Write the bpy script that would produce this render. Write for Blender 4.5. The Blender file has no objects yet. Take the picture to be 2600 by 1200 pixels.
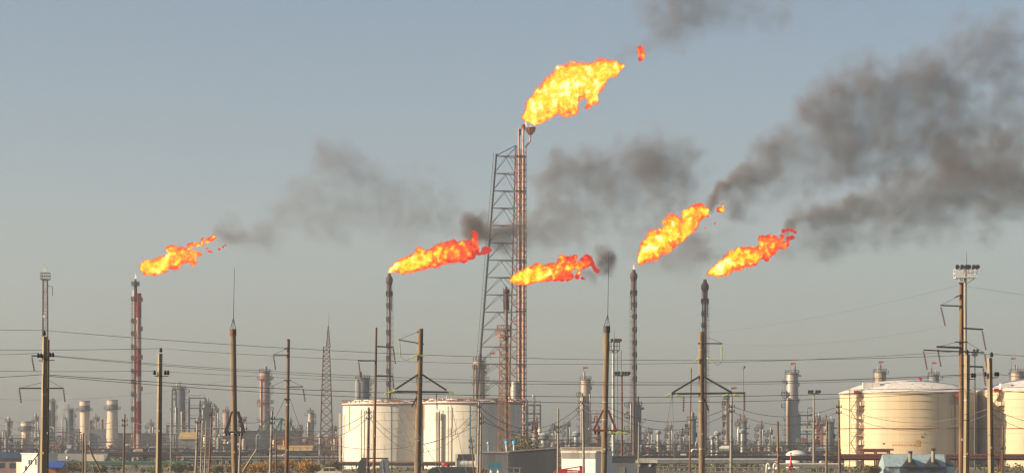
import bpy, math, random
import numpy as np
from mathutils import Vector

R = math.radians
rnd = random.Random(7)
SC = bpy.context.scene
COL = SC.collection

# ------------------------------------------------------------------ camera, sky, sun, exposure
F, HOR, CX, H = 7373.0, 1125.0, 1300.0, 6.0          # focal length and horizon on a 2600 px wide frame; camera height
cam_d = bpy.data.cameras.new('camera')
cam_d.sensor_width = 36.0
cam_d.lens = 36.0 * F / 2600.0
cam_d.shift_y = (HOR - 600.0) / 2600.0
cam_d.clip_start = 1.0
cam_d.clip_end = 30000.0
cam = bpy.data.objects.new('camera', cam_d)
cam.location = (0, 0, H)
cam.rotation_euler = (R(90), 0, 0)
COL.objects.link(cam)
SC.camera = cam

SUN_EL, SUN_AZ = 22.0, 104.0        # azimuth: degrees to the left of the viewing direction
wd = bpy.data.worlds.new('World')
SC.world = wd
wd.use_nodes = True
wn = wd.node_tree
wn.nodes.clear()
sky = wn.nodes.new('ShaderNodeTexSky')
sky.sky_type = 'NISHITA'
sky.sun_disc = False
sky.sun_elevation = R(SUN_EL)
sky.sun_rotation = R(-SUN_AZ)
sky.altitude = 100
sky.air_density = 0.90
sky.dust_density = 1.6
sky.ozone_density = 1.8
bg = wn.nodes.new('ShaderNodeBackground')
bg.inputs['Strength'].default_value = 0.064
out = wn.nodes.new('ShaderNodeOutputWorld')
wn.links.new(sky.outputs[0], bg.inputs[0])
wn.links.new(bg.outputs[0], out.inputs[0])

sun_d = bpy.data.lights.new('sun', 'SUN')
sun_d.energy = 5.0
sun_d.angle = R(0.6)
sun_d.color = (1.0, 0.80, 0.56)
sun = bpy.data.objects.new('sun', sun_d)
sdir = Vector((-math.sin(R(SUN_AZ)) * math.cos(R(SUN_EL)), math.cos(R(SUN_AZ)) * math.cos(R(SUN_EL)), math.sin(R(SUN_EL))))
sun.rotation_euler = (-sdir).to_track_quat('-Z', 'Y').to_euler()
sun.location = sdir * 500
COL.objects.link(sun)

vs = SC.view_settings
vs.view_transform = 'Standard'
vs.look = 'None'
vs.exposure = 0.80
vs.gamma = 1.0
vs.use_curve_mapping = False
cy = SC.cycles
cy.use_denoising = True
cy.max_bounces = 5
cy.diffuse_bounces = 2
cy.glossy_bounces = 2
cy.transmission_bounces = 2
cy.transparent_max_bounces = 24
cy.volume_bounces = 0
cy.volume_step_rate = 1.0
cy.volume_max_steps = 256
SC.render.filter_size = 1.6 if hasattr(SC.render, 'filter_size') else 1.5
cy.pixel_filter_type = 'BLACKMAN_HARRIS'
cy.filter_width = 1.35

# ------------------------------------------------------------------ mesh helpers
class MB:
    """collects geometry for one mesh"""
    def __init__(s):
        s.v, s.f, s.sm = [], [], []
    def face(s, idx, smooth=False):
        s.f.append(idx); s.sm.append(smooth)
    def box(s, x0, x1, y0, y1, z0, z1):
        b = len(s.v)
        s.v += [(x0,y0,z0),(x1,y0,z0),(x1,y1,z0),(x0,y1,z0),(x0,y0,z1),(x1,y0,z1),(x1,y1,z1),(x0,y1,z1)]
        for q in ((0,3,2,1),(4,5,6,7),(0,1,5,4),(1,2,6,5),(2,3,7,6),(3,0,4,7)):
            s.face([b+i for i in q])
        return s
    def cyl(s, a, b, r0, r1=None, n=8, ph=0.0, caps=True, smooth=None):
        r1 = r0 if r1 is None else r1
        a, b = Vector(a), Vector(b)
        d = b - a
        if d.length < 1e-6: return s
        d.normalize()
        up = Vector((0,1,0)) if abs(d.y) < 0.9 else Vector((1,0,0))
        if abs(d.z) > 0.9: u = Vector((1,0,0)); u = (u - d*u.dot(d)).normalized()
        else: u = up.cross(d).normalized()
        w = d.cross(u)
        base = len(s.v)
        for p, r in ((a, r0), (b, r1)):
            for i in range(n):
                t = ph + 2*math.pi*i/n
                s.v.append(tuple(p + u*(r*math.cos(t)) + w*(r*math.sin(t))))
        sm = (n > 5) if smooth is None else smooth
        for i in range(n):
            j = (i+1) % n
            s.face([base+i, base+j, base+n+j, base+n+i], sm)
        if caps:
            c0 = len(s.v); s.v += s.v[base:base+2*n]
            s.face([c0+i for i in range(n)][::-1])
            s.face([c0+n+i for i in range(n)])
        return s
    def beam(s, a, b, w):
        return s.cyl(a, b, w*0.7071, n=4, ph=math.pi/4)
    def lathe(s, prof, n=20, c=(0,0,0), smooth=True):
        def ring(k):
            b0 = len(s.v); r, z = prof[k]
            for i in range(n):
                t = 2*math.pi*i/n
                s.v.append((c[0]+r*math.cos(t), c[1]+r*math.sin(t), c[2]+z))
            return b0
        ang = [math.atan2(prof[k+1][1]-prof[k][1], prof[k+1][0]-prof[k][0]) for k in range(len(prof)-1)]
        lo = ring(0)
        for k in range(len(prof)-1):
            if k and abs((ang[k]-ang[k-1]+math.pi) % (2*math.pi)-math.pi) > 0.6: lo = ring(k)   # keep real corners crisp
            hi = ring(k+1)
            for i in range(n):
                j = (i+1) % n
                s.face([lo+i, lo+j, hi+j, hi+i], smooth)
            lo = hi
        a0 = ring(0); s.face([a0+i for i in range(n)][::-1])
        a1 = ring(len(prof)-1); s.face([a1+i for i in range(n)])
        return s
    def tube(s, pts, r, n=5):
        pts = [Vector(p) for p in pts]
        base = len(s.v)
        for i, p in enumerate(pts):
            d = (pts[min(i+1, len(pts)-1)] - pts[max(i-1, 0)]).normalized()
            u = Vector((0,1,0)) if abs(d.y) < 0.9 else Vector((0,0,1))
            u = (u - d*u.dot(d)).normalized(); w = d.cross(u)
            for k in range(n):
                t = 2*math.pi*k/n
                s.v.append(tuple(p + u*(r*math.cos(t)) + w*(r*math.sin(t))))
        for i in range(len(pts)-1):
            for k in range(n):
                j = (k+1) % n
                s.face([base+i*n+k, base+i*n+j, base+(i+1)*n+j, base+(i+1)*n+k], True)
        s.face([base+k for k in range(n)][::-1])
        s.face([base+(len(pts)-1)*n+k for k in range(n)])
        return s
    def prism(s, poly, y0, y1):
        """polygon in x,z extruded along y"""
        b = len(s.v); n = len(poly)
        for y in (y0, y1):
            s.v += [(x, y, z) for x, z in poly]
        s.face([b+i for i in range(n)])
        s.face([b+n+i for i in range(n)][::-1])
        for i in range(n):
            j = (i+1) % n
            s.face([b+j, b+i, b+n+i, b+n+j])
        return s
    def prismx(s, poly, x0, x1):
        b = len(s.v); n = len(poly)
        for x in (x0, x1):
            s.v += [(x, y, z) for y, z in poly]
        s.face([b+i for i in range(n)][::-1])
        s.face([b+n+i for i in range(n)])
        for i in range(n):
            j = (i+1) % n
            s.face([b+i, b+j, b+n+j, b+n+i])
        return s
    def patch(s, c, rad, a0, a1, z0, z1, th=0.03, n=4):
        """curved plate on a cylinder; angle 0 faces the camera, positive to the right"""
        b = len(s.v)
        for i in range(n+1):
            t = a0 + (a1-a0)*i/n
            for r in (rad, rad+th):
                for z in (z0, z1):
                    s.v.append((c[0]+r*math.sin(t), c[1]-r*math.cos(t), z))
        for i in range(n):
            o = b+4*i; p = o+4
            s.face([o+2,p+2,p+3,o+3]); s.face([o+1,o+3,p+3,p+1]); s.face([o,p,p+2,o+2]); s.face([o,o+1,p+1,p])
        s.face([b,b+2,b+3,b+1]); e = b+4*n; s.face([e,e+1,e+3,e+2])
        return s
    def build(s, name, mat, parent=None):
        me = bpy.data.meshes.new(name)
        me.from_pydata(s.v, [], s.f)
        me.polygons.foreach_set('use_smooth', s.sm)
        me.materials.append(mat)
        me.update()
        o = bpy.data.objects.new(name, me)
        COL.objects.link(o)
        o.parent = parent
        return o

def tag(o, label=None, cat=None, group=None, kind=None):
    if label: o['label'] = label
    if cat: o['category'] = cat
    if group: o['group'] = group
    if kind: o['kind'] = kind
    return o

class T:
    """a thing standing at picture column px, D metres away; gives local metres for picture positions"""
    def __init__(s, name, px, D, label, cat, group=None):
        s.px, s.D, s.s = px, D, D/F
        s.o = bpy.data.objects.new(name, None)
        s.o.empty_display_size = 0.5
        COL.objects.link(s.o)
        s.o.location = ((px-CX)/F*D, D, 0)
        tag(s.o, label, cat, group, 'thing')
    def x(s, px): return (px-s.px)*s.s
    def z(s, py): return H + (HOR-py)*s.s
    def p(s, px, py, y=0.0): return (s.x(px), y, s.z(py))
    def add(s, name, mb, mat, parent=None, label=None, kind=None):
        o = mb.build(name, mat, parent or s.o)
        tag(o, label, kind=kind)
        return o
    def share(s, src, name=None, loc=(0,0,0), parent=None):
        o = src.copy(); COL.objects.link(o); o.parent = parent or s.o; o.location = loc
        return o

# ------------------------------------------------------------------ materials
MATS = {}
def mat(name, col, rough=0.7, metal=0.0, var=0.25, scale=0.6, dirt=None, dirt_amt=0.0, streak=False, bump=0.0):
    if name in MATS: return MATS[name]
    m = bpy.data.materials.new(name); m.use_nodes = True
    nt = m.node_tree; N, L = nt.nodes, nt.links
    b = N['Principled BSDF']
    b.inputs['Roughness'].default_value = rough
    b.inputs['Metallic'].default_value = metal
    tc = N.new('ShaderNodeTexCoord')
    mp = N.new('ShaderNodeMapping'); L.new(tc.outputs['Object'], mp.inputs[0])
    if streak: mp.inputs['Scale'].default_value = (1, 1, 0.08)
    nz = N.new('ShaderNodeTexNoise'); nz.inputs['Scale'].default_value = scale; nz.inputs['Detail'].default_value = 6
    L.new(mp.outputs[0], nz.inputs['Vector'])
    rp = N.new('ShaderNodeValToRGB')
    c = Vector(col)
    rp.color_ramp.elements[0].position = 0.3; rp.color_ramp.elements[1].position = 0.7
    rp.color_ramp.elements[0].color = (*(c*(1-var)), 1)
    rp.color_ramp.elements[1].color = (*[min(1, k*(1+var*0.6)) for k in c], 1)
    L.new(nz.outputs['Fac'], rp.inputs[0])
    last = rp.outputs[0]
    if dirt is not None:
        n2 = N.new('ShaderNodeTexNoise'); n2.inputs['Scale'].default_value = scale*2.3; n2.inputs['Detail'].default_value = 8
        m2 = N.new('ShaderNodeMapping'); L.new(tc.outputs['Object'], m2.inputs[0]); m2.inputs['Location'].default_value = (3.1, 7.7, 1.3)
        if streak: m2.inputs['Scale'].default_value = (1, 1, 0.06)
        L.new(m2.outputs[0], n2.inputs['Vector'])
        r2 = N.new('ShaderNodeValToRGB')
        r2.color_ramp.elements[0].position = 0.62 - dirt_amt*0.3; r2.color_ramp.elements[1].position = 0.75 - dirt_amt*0.2
        L.new(n2.outputs['Fac'], r2.inputs[0])
        mx = N.new('ShaderNodeMix'); mx.data_type = 'RGBA'
        L.new(r2.outputs[0], mx.inputs[0]); L.new(last, mx.inputs[6]); mx.inputs[7].default_value = (*dirt, 1)
        last = mx.outputs[2]
    L.new(last, b.inputs['Base Color'])
    if bump:
        bp = N.new('ShaderNodeBump'); bp.inputs['Strength'].default_value = bump; bp.inputs['Distance'].default_value = 0.05
        L.new(nz.outputs['Fac'], bp.inputs['Height']); L.new(bp.outputs[0], b.inputs['Normal'])
    MATS[name] = m
    return m

RUST = (0.22, 0.075, 0.03)
M = dict(
    concrete = mat('concrete', (0.30,0.235,0.145), 0.9, var=0.22, scale=3.0, dirt=(0.16,0.13,0.10), dirt_amt=0.25, streak=True, bump=0.3),
    concrete_dark = mat('concrete_dark', (0.235,0.165,0.095), 0.9, var=0.3, scale=3.0, dirt=(0.13,0.085,0.06), dirt_amt=0.4, streak=True, bump=0.3),
    wood = mat('wood_pole', (0.20,0.115,0.06), 0.9, var=0.4, scale=4.0, dirt=(0.07,0.045,0.03), dirt_amt=0.4, streak=True),
    pale_pole = mat('pale_pole', (0.32,0.28,0.22), 0.85, var=0.2, scale=2.0, dirt=(0.2,0.15,0.1), dirt_amt=0.25, streak=True),
    dark_steel = mat('dark_steel', (0.045,0.038,0.034), 0.6, var=0.3),
    grey_steel = mat('grey_steel', (0.10,0.096,0.092), 0.6, var=0.25, dirt=(0.10,0.06,0.04), dirt_amt=0.3),
    light_steel = mat('light_steel', (0.42,0.42,0.40), 0.5, metal=0.3, var=0.2, dirt=RUST, dirt_amt=0.1),
    rust_steel = mat('rust_steel', (0.23,0.095,0.045), 0.8, var=0.4, scale=2),
    rust_red = mat('rust_red', (0.17,0.045,0.03), 0.8, var=0.4, scale=2),
    orange_steel = mat('orange_steel', (0.42,0.17,0.06), 0.75, var=0.3, scale=1.5),
    red = mat('red_paint', (0.55,0.025,0.02), 0.5, var=0.2),
    stack_red = mat('stack_red', (0.27,0.025,0.03), 0.7, var=0.3, streak=True),
    stack_white = mat('stack_white', (0.45,0.36,0.31), 0.7, var=0.25, dirt=RUST, dirt_amt=0.35, streak=True),
    flare_pipe = mat('flare_pipe', (0.15,0.11,0.095), 0.6, var=0.3, dirt=(0.12,0.05,0.035), dirt_amt=0.4, streak=True),
    flare_tip = mat('flare_tip', (0.07,0.035,0.03), 0.75, var=0.4),
    tower_pipe = mat('tower_pipe', (0.50,0.31,0.235), 0.55, var=0.25, scale=0.5, dirt=(0.25,0.10,0.06), dirt_amt=0.35),
    white = mat('white_paint', (0.74,0.70,0.62), 0.6, var=0.08, scale=0.8, dirt=(0.45,0.38,0.3), dirt_amt=0.1, streak=True),
    cream_wall = mat('cream_wall', (0.66,0.58,0.44), 0.8, var=0.1, dirt=(0.3,0.24,0.18), dirt_amt=0.2, streak=True),
    silver = mat('silver_cladding', (0.34,0.31,0.275), 0.5, metal=0.2, var=0.2, scale=0.4, dirt=(0.2,0.14,0.1), dirt_amt=0.2, streak=True),
    silver_warm = mat('silver_warm', (0.37,0.295,0.22), 0.55, metal=0.12, var=0.25, scale=0.4, dirt=RUST, dirt_amt=0.25, streak=True),
    blue_grey = mat('blue_grey', (0.14,0.16,0.175), 0.7, var=0.2, dirt=(0.12,0.11,0.1), dirt_amt=0.2, streak=True),
    grey_clad = mat('grey_cladding', (0.21,0.21,0.20), 0.7, var=0.18, dirt=(0.14,0.12,0.10), dirt_amt=0.25, streak=True),
    slate = mat('slate_wall', (0.045,0.05,0.056), 0.8, var=0.2, streak=True),
    navy = mat('navy_roof', (0.035,0.055,0.10), 0.6, var=0.2),
    blue = mat('blue_paint', (0.03,0.09,0.36), 0.5, var=0.15),
    sky_blue = mat('sky_blue_paint', (0.07,0.36,0.58), 0.5, var=0.15),
    teal = mat('teal_paint', (0.04,0.20,0.30), 0.6, var=0.2),
    pale_teal = mat('pale_teal_roof', (0.30,0.40,0.42), 0.55, var=0.12, dirt=(0.2,0.2,0.18), dirt_amt=0.2, streak=True),
    green_steel = mat('green_steel', (0.045,0.12,0.085), 0.7, var=0.25),
    brick_pink = mat('brick_pink', (0.36,0.23,0.19), 0.85, var=0.2, dirt=(0.2,0.14,0.12), dirt_amt=0.3),
    stack_cream = mat('stack_cream', (0.62,0.49,0.36), 0.8, var=0.15, dirt=(0.3,0.2,0.15), dirt_amt=0.2, streak=True),
    dark_band = mat('dark_band', (0.14,0.14,0.15), 0.75, var=0.2),
    ochre = mat('ochre_roof', (0.42,0.29,0.10), 0.8, var=0.25),
    yellow = mat('yellow_paint', (0.62,0.42,0.05), 0.6, var=0.2),
    black = mat('black_rubber', (0.02,0.02,0.022), 0.7, var=0.2),
    glass = mat('window_glass', (0.05,0.065,0.08), 0.12, var=0.1),
    brown_ins = mat('brown_insulator', (0.10,0.035,0.022), 0.25, var=0.2),
    green_ins = mat('green_insulator', (0.34,0.46,0.10), 0.2, var=0.1),
    wire = mat('wire_metal', (0.13,0.125,0.125), 0.6, var=0.1),
    mast_brown = mat('mast_brown', (0.15,0.105,0.09), 0.75, var=0.3, scale=1.0),
    goblet_red = mat('goblet_red', (0.30,0.075,0.045), 0.7, var=0.35, scale=1.5),
    orange_wall = mat('orange_wall', (0.42,0.15,0.06), 0.85, var=0.2),
)
# ------------------------------------------------------------------ ground, hills
def ground_mat():
    m = bpy.data.materials.new('dry_ground'); m.use_nodes = True
    N, L = m.node_tree.nodes, m.node_tree.links
    b = N['Principled BSDF']; b.inputs['Roughness'].default_value = 0.95
    tc = N.new('ShaderNodeTexCoord')
    n1 = N.new('ShaderNodeTexNoise'); n1.inputs['Scale'].default_value = 0.02; n1.inputs['Detail'].default_value = 10
    L.new(tc.outputs['Object'], n1.inputs['Vector'])
    r = N.new('ShaderNodeValToRGB'); e = r.color_ramp.elements
    e[0].position = 0.35; e[0].color = (0.07,0.06,0.045,1); e[1].position = 0.65; e[1].color = (0.20,0.145,0.075,1)
    k = r.color_ramp.elements.new(0.5); k.color = (0.10,0.10,0.05,1)
    L.new(n1.outputs['Fac'], r.inputs[0]); L.new(r.outputs[0], b.inputs['Base Color'])
    return m
g = MB(); g.v = [(-9000,-200,0),(9000,-200,0),(9000,14000,0),(-9000,14000,0)]; g.face([0,1,2,3])
tag(g.build('ground', ground_mat()), kind='structure')
hm = mat('hill_scrub', (0.075,0.07,0.045), 0.95, var=0.5, scale=0.02)
mb = MB(); nx = 90
for row, (dd, amp) in enumerate(((2050, 0), (2350, 1), (3000, 0))):
    for i in range(nx+1):
        x = -900 + 1800*i/nx
        px = CX + x*F/2350
        hgt = 6 + 1.6*math.sin(i*0.31) + 1.0*math.sin(i*0.83+1) + (3 if px < 900 else 0)
        mb.v.append((x, dd, max(0.05, hgt)*amp + 0.02))
for r_ in range(2):
    for i in range(nx):
        a = r_*(nx+1)+i
        mb.face([a, a+1, a+nx+2, a+nx+1], True)
tag(mb.build('hill', hm), kind='structure')

# ------------------------------------------------------------------ foliage
def leaf_mat(name, c1, c2, c3):
    m = bpy.data.materials.new(name); m.use_nodes = True
    N, L = m.node_tree.nodes, m.node_tree.links
    b = N['Principled BSDF']; b.inputs['Roughness'].default_value = 0.8
    gi = N.new('ShaderNodeNewGeometry')
    r = N.new('ShaderNodeValToRGB'); e = r.color_ramp.elements
    e[0].color = (*c1,1); e[1].color = (*c3,1); k = e.new(0.5); k.color = (*c2,1)
    L.new(gi.outputs['Random Per Island'], r.inputs[0]); L.new(r.outputs[0], b.inputs['Base Color'])
    return m
LEAF = dict(
    orange = leaf_mat('autumn_leaves', (0.16,0.14,0.02), (0.42,0.18,0.02), (0.55,0.26,0.03)),
    olive = leaf_mat('olive_leaves', (0.06,0.06,0.02), (0.13,0.11,0.03), (0.22,0.15,0.04)),
    green = leaf_mat('green_leaves', (0.05,0.07,0.015), (0.11,0.14,0.03), (0.20,0.18,0.03)),
    dark = leaf_mat('dark_leaves', (0.025,0.04,0.02), (0.045,0.06,0.03), (0.075,0.08,0.035)),
)
def leaves(mb, rg, c, rad, n, size):
    for _ in range(n):
        while True:
            p = [rg.uniform(-1,1) for _ in range(3)]
            d = sum(q*q for q in p)
            if 0.15 < d < 1: break
        q = Vector((c[0]+p[0]*rad[0], c[1]+p[1]*rad[1], c[2]+p[2]*rad[2]))
        u = Vector((rg.gauss(0,1), rg.gauss(0,1), rg.gauss(0,1))).normalized()
        w = u.cross(Vector((rg.gauss(0,1), rg.gauss(0,1), rg.gauss(0,1)))).normalized()
        a = size*rg.uniform(0.6,1.3)
        b = len(mb.v)
        mb.v += [tuple(q-u*a*0.5), tuple(q+w*a*0.4), tuple(q+u*a*0.5), tuple(q-w*a*0.4)]
        mb.face([b,b+1,b+2,b+3])
def tree(px, w, top, D, kind, label, name='bush', cat='bush', seed=0, group=None, dens=1.0):
    rg = random.Random(seed+int(px*3))
    t = T(name, px, D, label, cat, group)
    hz = t.z(top); half = w*t.s/2
    tk = MB(); cr = MB()
    nb = max(7, int(half*3.2))
    tk.cyl((0,0,0), (rg.uniform(-.2,.2),0,hz*0.55), 0.10+hz*0.014, 0.05+hz*0.006, 7)
    for i in range(nb):
        x = rg.uniform(-0.85,0.85)*half
        zz = hz*(0.35+0.45*rg.random())*(1-0.35*abs(x/half))
        rr = hz*rg.uniform(0.24,0.40)
        y = rg.uniform(-0.6,0.6)*half
        tk.cyl((0,0,hz*0.15*rg.random()), (x*0.8,y*0.8,zz), 0.06, 0.02, 5)
        leaves(cr, rg, (x,y,min(zz,hz-rr)), (rr*1.3,rr*1.3,rr), int(230*dens), 0.10+0.02*hz+t.s*1.6)
    t.add('trunk', tk, M['wood']); t.add('crown', cr, LEAF[kind])
    return t

# distant belt of trees: one mass
mb = MB(); rg = random.Random(3)
for i in range(1500):
    px = rg.uniform(-40, 2640); D = rg.uniform(1300, 1900)
    s = D/F; x = (px-CX)*s; hh = rg.uniform(3.5, 9.0)
    leaves(mb, rg, (x, D, hh*0.5), (hh*0.7, hh*0.7, hh*0.5), 26, 1.5)
tag(mb.build('treeline', LEAF['dark']), 'distant dark green belt of scrub and trees behind the plant', 'treeline', kind='stuff')

mb = MB(); rg = random.Random(4)
for i in range(1700):
    D = rg.uniform(590, 1250); px = rg.uniform(-40, 2640); s = D/F; hh = rg.uniform(0.3, 1.3)
    leaves(mb, rg, ((px-CX)*s, D, hh*0.4), (hh*1.6, hh*1.6, hh*0.6), 14, 0.55)
tag(mb.build('undergrowth', LEAF['olive']), 'low olive weeds and scrub covering the ground of the yard', 'undergrowth', kind='stuff')

# ------------------------------------------------------------------ storage tanks
def tank_mat(name, col, seed, rust):
    m = bpy.data.materials.new(name); m.use_nodes = True
    N, L = m.node_tree.nodes, m.node_tree.links
    b = N['Principled BSDF']; b.inputs['Roughness'].default_value = 0.62
    tc = N.new('ShaderNodeTexCoord')
    mp = N.new('ShaderNodeMapping'); mp.inputs['Scale'].default_value = (0.9,0.9,0.035); mp.inputs['Location'].default_value = (seed,seed*2,0)
    L.new(tc.outputs['Object'], mp.inputs[0])
    n1 = N.new('ShaderNodeTexNoise'); n1.inputs['Scale'].default_value = 0.8; n1.inputs['Detail'].default_value = 6; L.new(mp.outputs[0], n1.inputs['Vector'])
    n2 = N.new('ShaderNodeTexNoise'); n2.inputs['Scale'].default_value = 1.6; n2.inputs['Detail'].default_value = 9; L.new(mp.outputs[0], n2.inputs['Vector'])
    n3 = N.new('ShaderNodeTexNoise'); n3.inputs['Scale'].default_value = 0.12; n3.inputs['Detail'].default_value = 4; L.new(tc.outputs['Object'], n3.inputs['Vector'])
    c = Vector(col)
    r1 = N.new('ShaderNodeValToRGB'); e = r1.color_ramp.elements
    e[0].position = 0.3; e[0].color = (*(c*0.86),1); e[1].position = 0.65; e[1].color = (*c,1)
    L.new(n1.outputs['Fac'], r1.inputs[0])
    r2 = N.new('ShaderNodeValToRGB'); e = r2.color_ramp.elements
    e[0].position = 0.66-rust*0.1; e[0].color = (0,0,0,1); e[1].position = 0.78-rust*0.1; e[1].color = (0.75,0.75,0.75,1)
    L.new(n2.outputs['Fac'], r2.inputs[0])
    mx = N.new('ShaderNodeMix'); mx.data_type = 'RGBA'; L.new(r2.outputs[0], mx.inputs[0]); L.new(r1.outputs[0], mx.inputs[6]); mx.inputs[7].default_value = (0.42,0.23,0.10,1)
    m3 = N.new('ShaderNodeMix'); m3.data_type = 'RGBA'; m3.blend_type = 'MULTIPLY'; m3.inputs[0].default_value = 0.25
    L.new(mx.outputs[2], m3.inputs[6])
    r3 = N.new('ShaderNodeValToRGB'); r3.color_ramp.elements[0].position = 0.35; r3.color_ramp.elements[1].position = 0.65
    r3.color_ramp.elements[0].color = (0.75,0.72,0.68,1); L.new(n3.outputs['Fac'], r3.inputs[0]); L.new(r3.outputs[0], m3.inputs[7])
    L.new(m3.outputs[2], b.inputs['Base Color'])
    return m
TM1 = tank_mat('tank_cream', (0.73,0.665,0.55), 1.7, 0.3)
TM2 = tank_mat('tank_yellow', (0.72,0.565,0.345), 6.2, 0.35)
ROOFM = mat('tank_roof', (0.72,0.68,0.62), 0.7, var=0.15, scale=0.4, dirt=(0.4,0.3,0.22), dirt_amt=0.2)

def tank(px, rpx, D, top, dome, m, label, courses, rim_mat, rust_top):
    t = T('storage_tank', px, D, label, 'storage tank', 'cylindrical storage tanks')
    r = rpx*t.s; z1 = t.z(top)
    n = 72
    for k in range(courses):                       # plate rings, each lapping a little inside the one below
        a = z1*k/courses; b = z1*(k+1)/courses
        rr = r - 0.012*k
        mb = MB().lathe([(rr, a), (rr, b)], n)
        t.add('shell_ring', mb, m)
    mb = MB().lathe([(r-0.1, z1-0.05), (r+0.12, z1), (r+0.12, z1+0.18), (r*0.7, z1+dome*0.62), (r*0.35, z1+dome*0.92), (0.6, z1+dome), (0.1, z1+dome)], n)
    roof = t.add('roof', mb, ROOFM)
    mb = MB()
    nr = 40 if rust_top else 56
    for i in range(nr):
        a = 2*math.pi*i/nr; b = 2*math.pi*(i+1)/nr
        for hh in (0.55, 1.1):
            mb.beam((r*math.cos(a), r*math.sin(a), z1+hh), (r*math.cos(b), r*math.sin(b), z1+hh), 0.06)
        mb.beam((r*math.cos(a), r*math.sin(a), z1), (r*math.cos(a), r*math.sin(a), z1+1.1), 0.07)
    if rust_top:
        t.add('railing', mb, rim_mat)
    mb = MB().lathe([(r-0.05, z1-0.30), (r+0.22, z1-0.26), (r+0.22, z1-0.12), (r-0.05, z1-0.08)], n)
    t.add('rim_girder', mb, rim_mat if rust_top else m)
    return t, r, z1, roof

rg = random.Random(11)
for i, (px, D, lab) in enumerate(((1000, 700, 'cream storage tank with blue pipe, left of the pair by the tall tower'),
                                  (1196, 694, 'cream storage tank with rust streak, standing right behind the braced concrete pole'))):
    t, r, z1, roof = tank(px, 130.5, D, 1026 if i == 0 else 1023, 0.9, TM1, lab, 8, M['rust_steel'], True)
    t.add('drain_pipe', MB().patch((0,0,0), r+0.25, -0.012, 0.012, 0.2, z1-0.2, 0.2, 2), M['teal'])
    for a in (-0.60, -0.42):                       # slim standpipes in front
        x, y = (r+0.5)*math.sin(a), -(r+0.5)*math.cos(a)
        t.add('standpipe', MB().cyl((x,y,0.1), (x,y,z1*rg.uniform(0.86,0.98)), 0.11, n=6), M['pale_pole'])
    for k in range(34):                                         # foam chambers, nozzles and hatches on the roof
        a = rg.uniform(0, 2*math.pi); rr = r*rg.uniform(0.75, 0.98)
        x, y = rr*math.cos(a), rr*math.sin(a); zz = z1+0.3
        if k % 3:
            t.add('roof_nozzle', MB().cyl((x,y,zz-0.2),(x,y,zz+rg.uniform(0.5,1.3)), 0.16, n=7), M[rg.choice(['light_steel','rust_steel','white','orange_steel'])], roof)
        else:
            t.add('roof_hatch', MB().box(x-0.5,x+0.5,y-0.4,y+0.4,zz-0.2,zz+0.55), M[rg.choice(['rust_steel','orange_steel','cream_wall'])], roof)
    for k in range(7):
        a0 = rg.uniform(-1.5, 1.0)
        mb = MB().tube([((r-1.0)*math.sin(a0+q*0.12), -(r-1.0)*math.cos(a0+q*0.12), z1+0.55+0.35*math.sin(q*1.3+k)) for q in range(8)], 0.15, 6)
        t.add('foam_pipe', mb, M[rg.choice(['orange_steel','rust_steel','cream_wall','white'])], roof)
    # rust runs below the rim
    a = math.asin(((891 if i == 0 else 1078)-px)/130.5)
    t.add('rust_streak', MB().patch((0,0,0), r+0.008, a-0.016, a+0.016, z1*0.60, z1-0.35, 0.006, 2), mat('rust_run', (0.50,0.27,0.11), 0.8, var=0.35, scale=2.0, streak=True))
    if i == 1:                                                  # faint blue lettering strokes
        for k in range(4):
            a = math.asin((1072+k*6-px)/130.5)
            t.add('painted_letter', MB().patch((0,0,0), r+0.012, a-0.008, a+0.006, t.z(1147), t.z(1140-2*(k%2)), 0.004, 2), mat('pale_blue_letter', (0.42,0.47,0.52), 0.7))
        # plain upright box, added and sized to throw a shadow on the shell
    a = math.asin(((875 if i == 0 else 1120)-px)/130.5)
    x, y = (r+1.0)*math.sin(a), -(r+1.0)*math.cos(a)
    hw = 0.22 if i == 0 else 0.42
    t.add('shadow_post', MB().box(x-hw,x+hw,y-0.35,y+0.35,0.05,z1*0.86), M['cream_wall'])
    # weld seams between the plates, patch plates and a stencilled number board
    for k in range(8):
        for q in range(12):
            a0 = -1.45+q*0.262+(0.131 if k % 2 else 0)
            if a0 < 1.5: t.add('weld_seam', MB().patch((0,0,0), r-0.012*k+0.004, a0-0.0018, a0+0.0018, z1*k/8, z1*(k+1)/8, 0.012, 1), mat('seam_paint', (0.64,0.575,0.465), 0.8))
        t.add('ring_seam', MB().lathe([(r-0.012*k, z1*(k+1)/8-0.03),(r+0.02, z1*(k+1)/8-0.03),(r+0.02, z1*(k+1)/8+0.02),(r-0.012*k, z1*(k+1)/8+0.02)], 72), mat('seam_paint', (0.64,0.575,0.465), 0.8))
    for q in range(5):
        a0 = rg.uniform(-1.1,0.8); zz = rg.uniform(0.15,0.8)*z1; sz = rg.uniform(0.5,1.2)
        t.add('patch_plate', MB().patch((0,0,0), r+0.012, a0-sz/r, a0+sz/r, zz, zz+sz*rg.uniform(0.6,1.4), 0.012, 2), mat('patch_paint', (0.63,0.55,0.43), 0.8, var=0.3))

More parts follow.
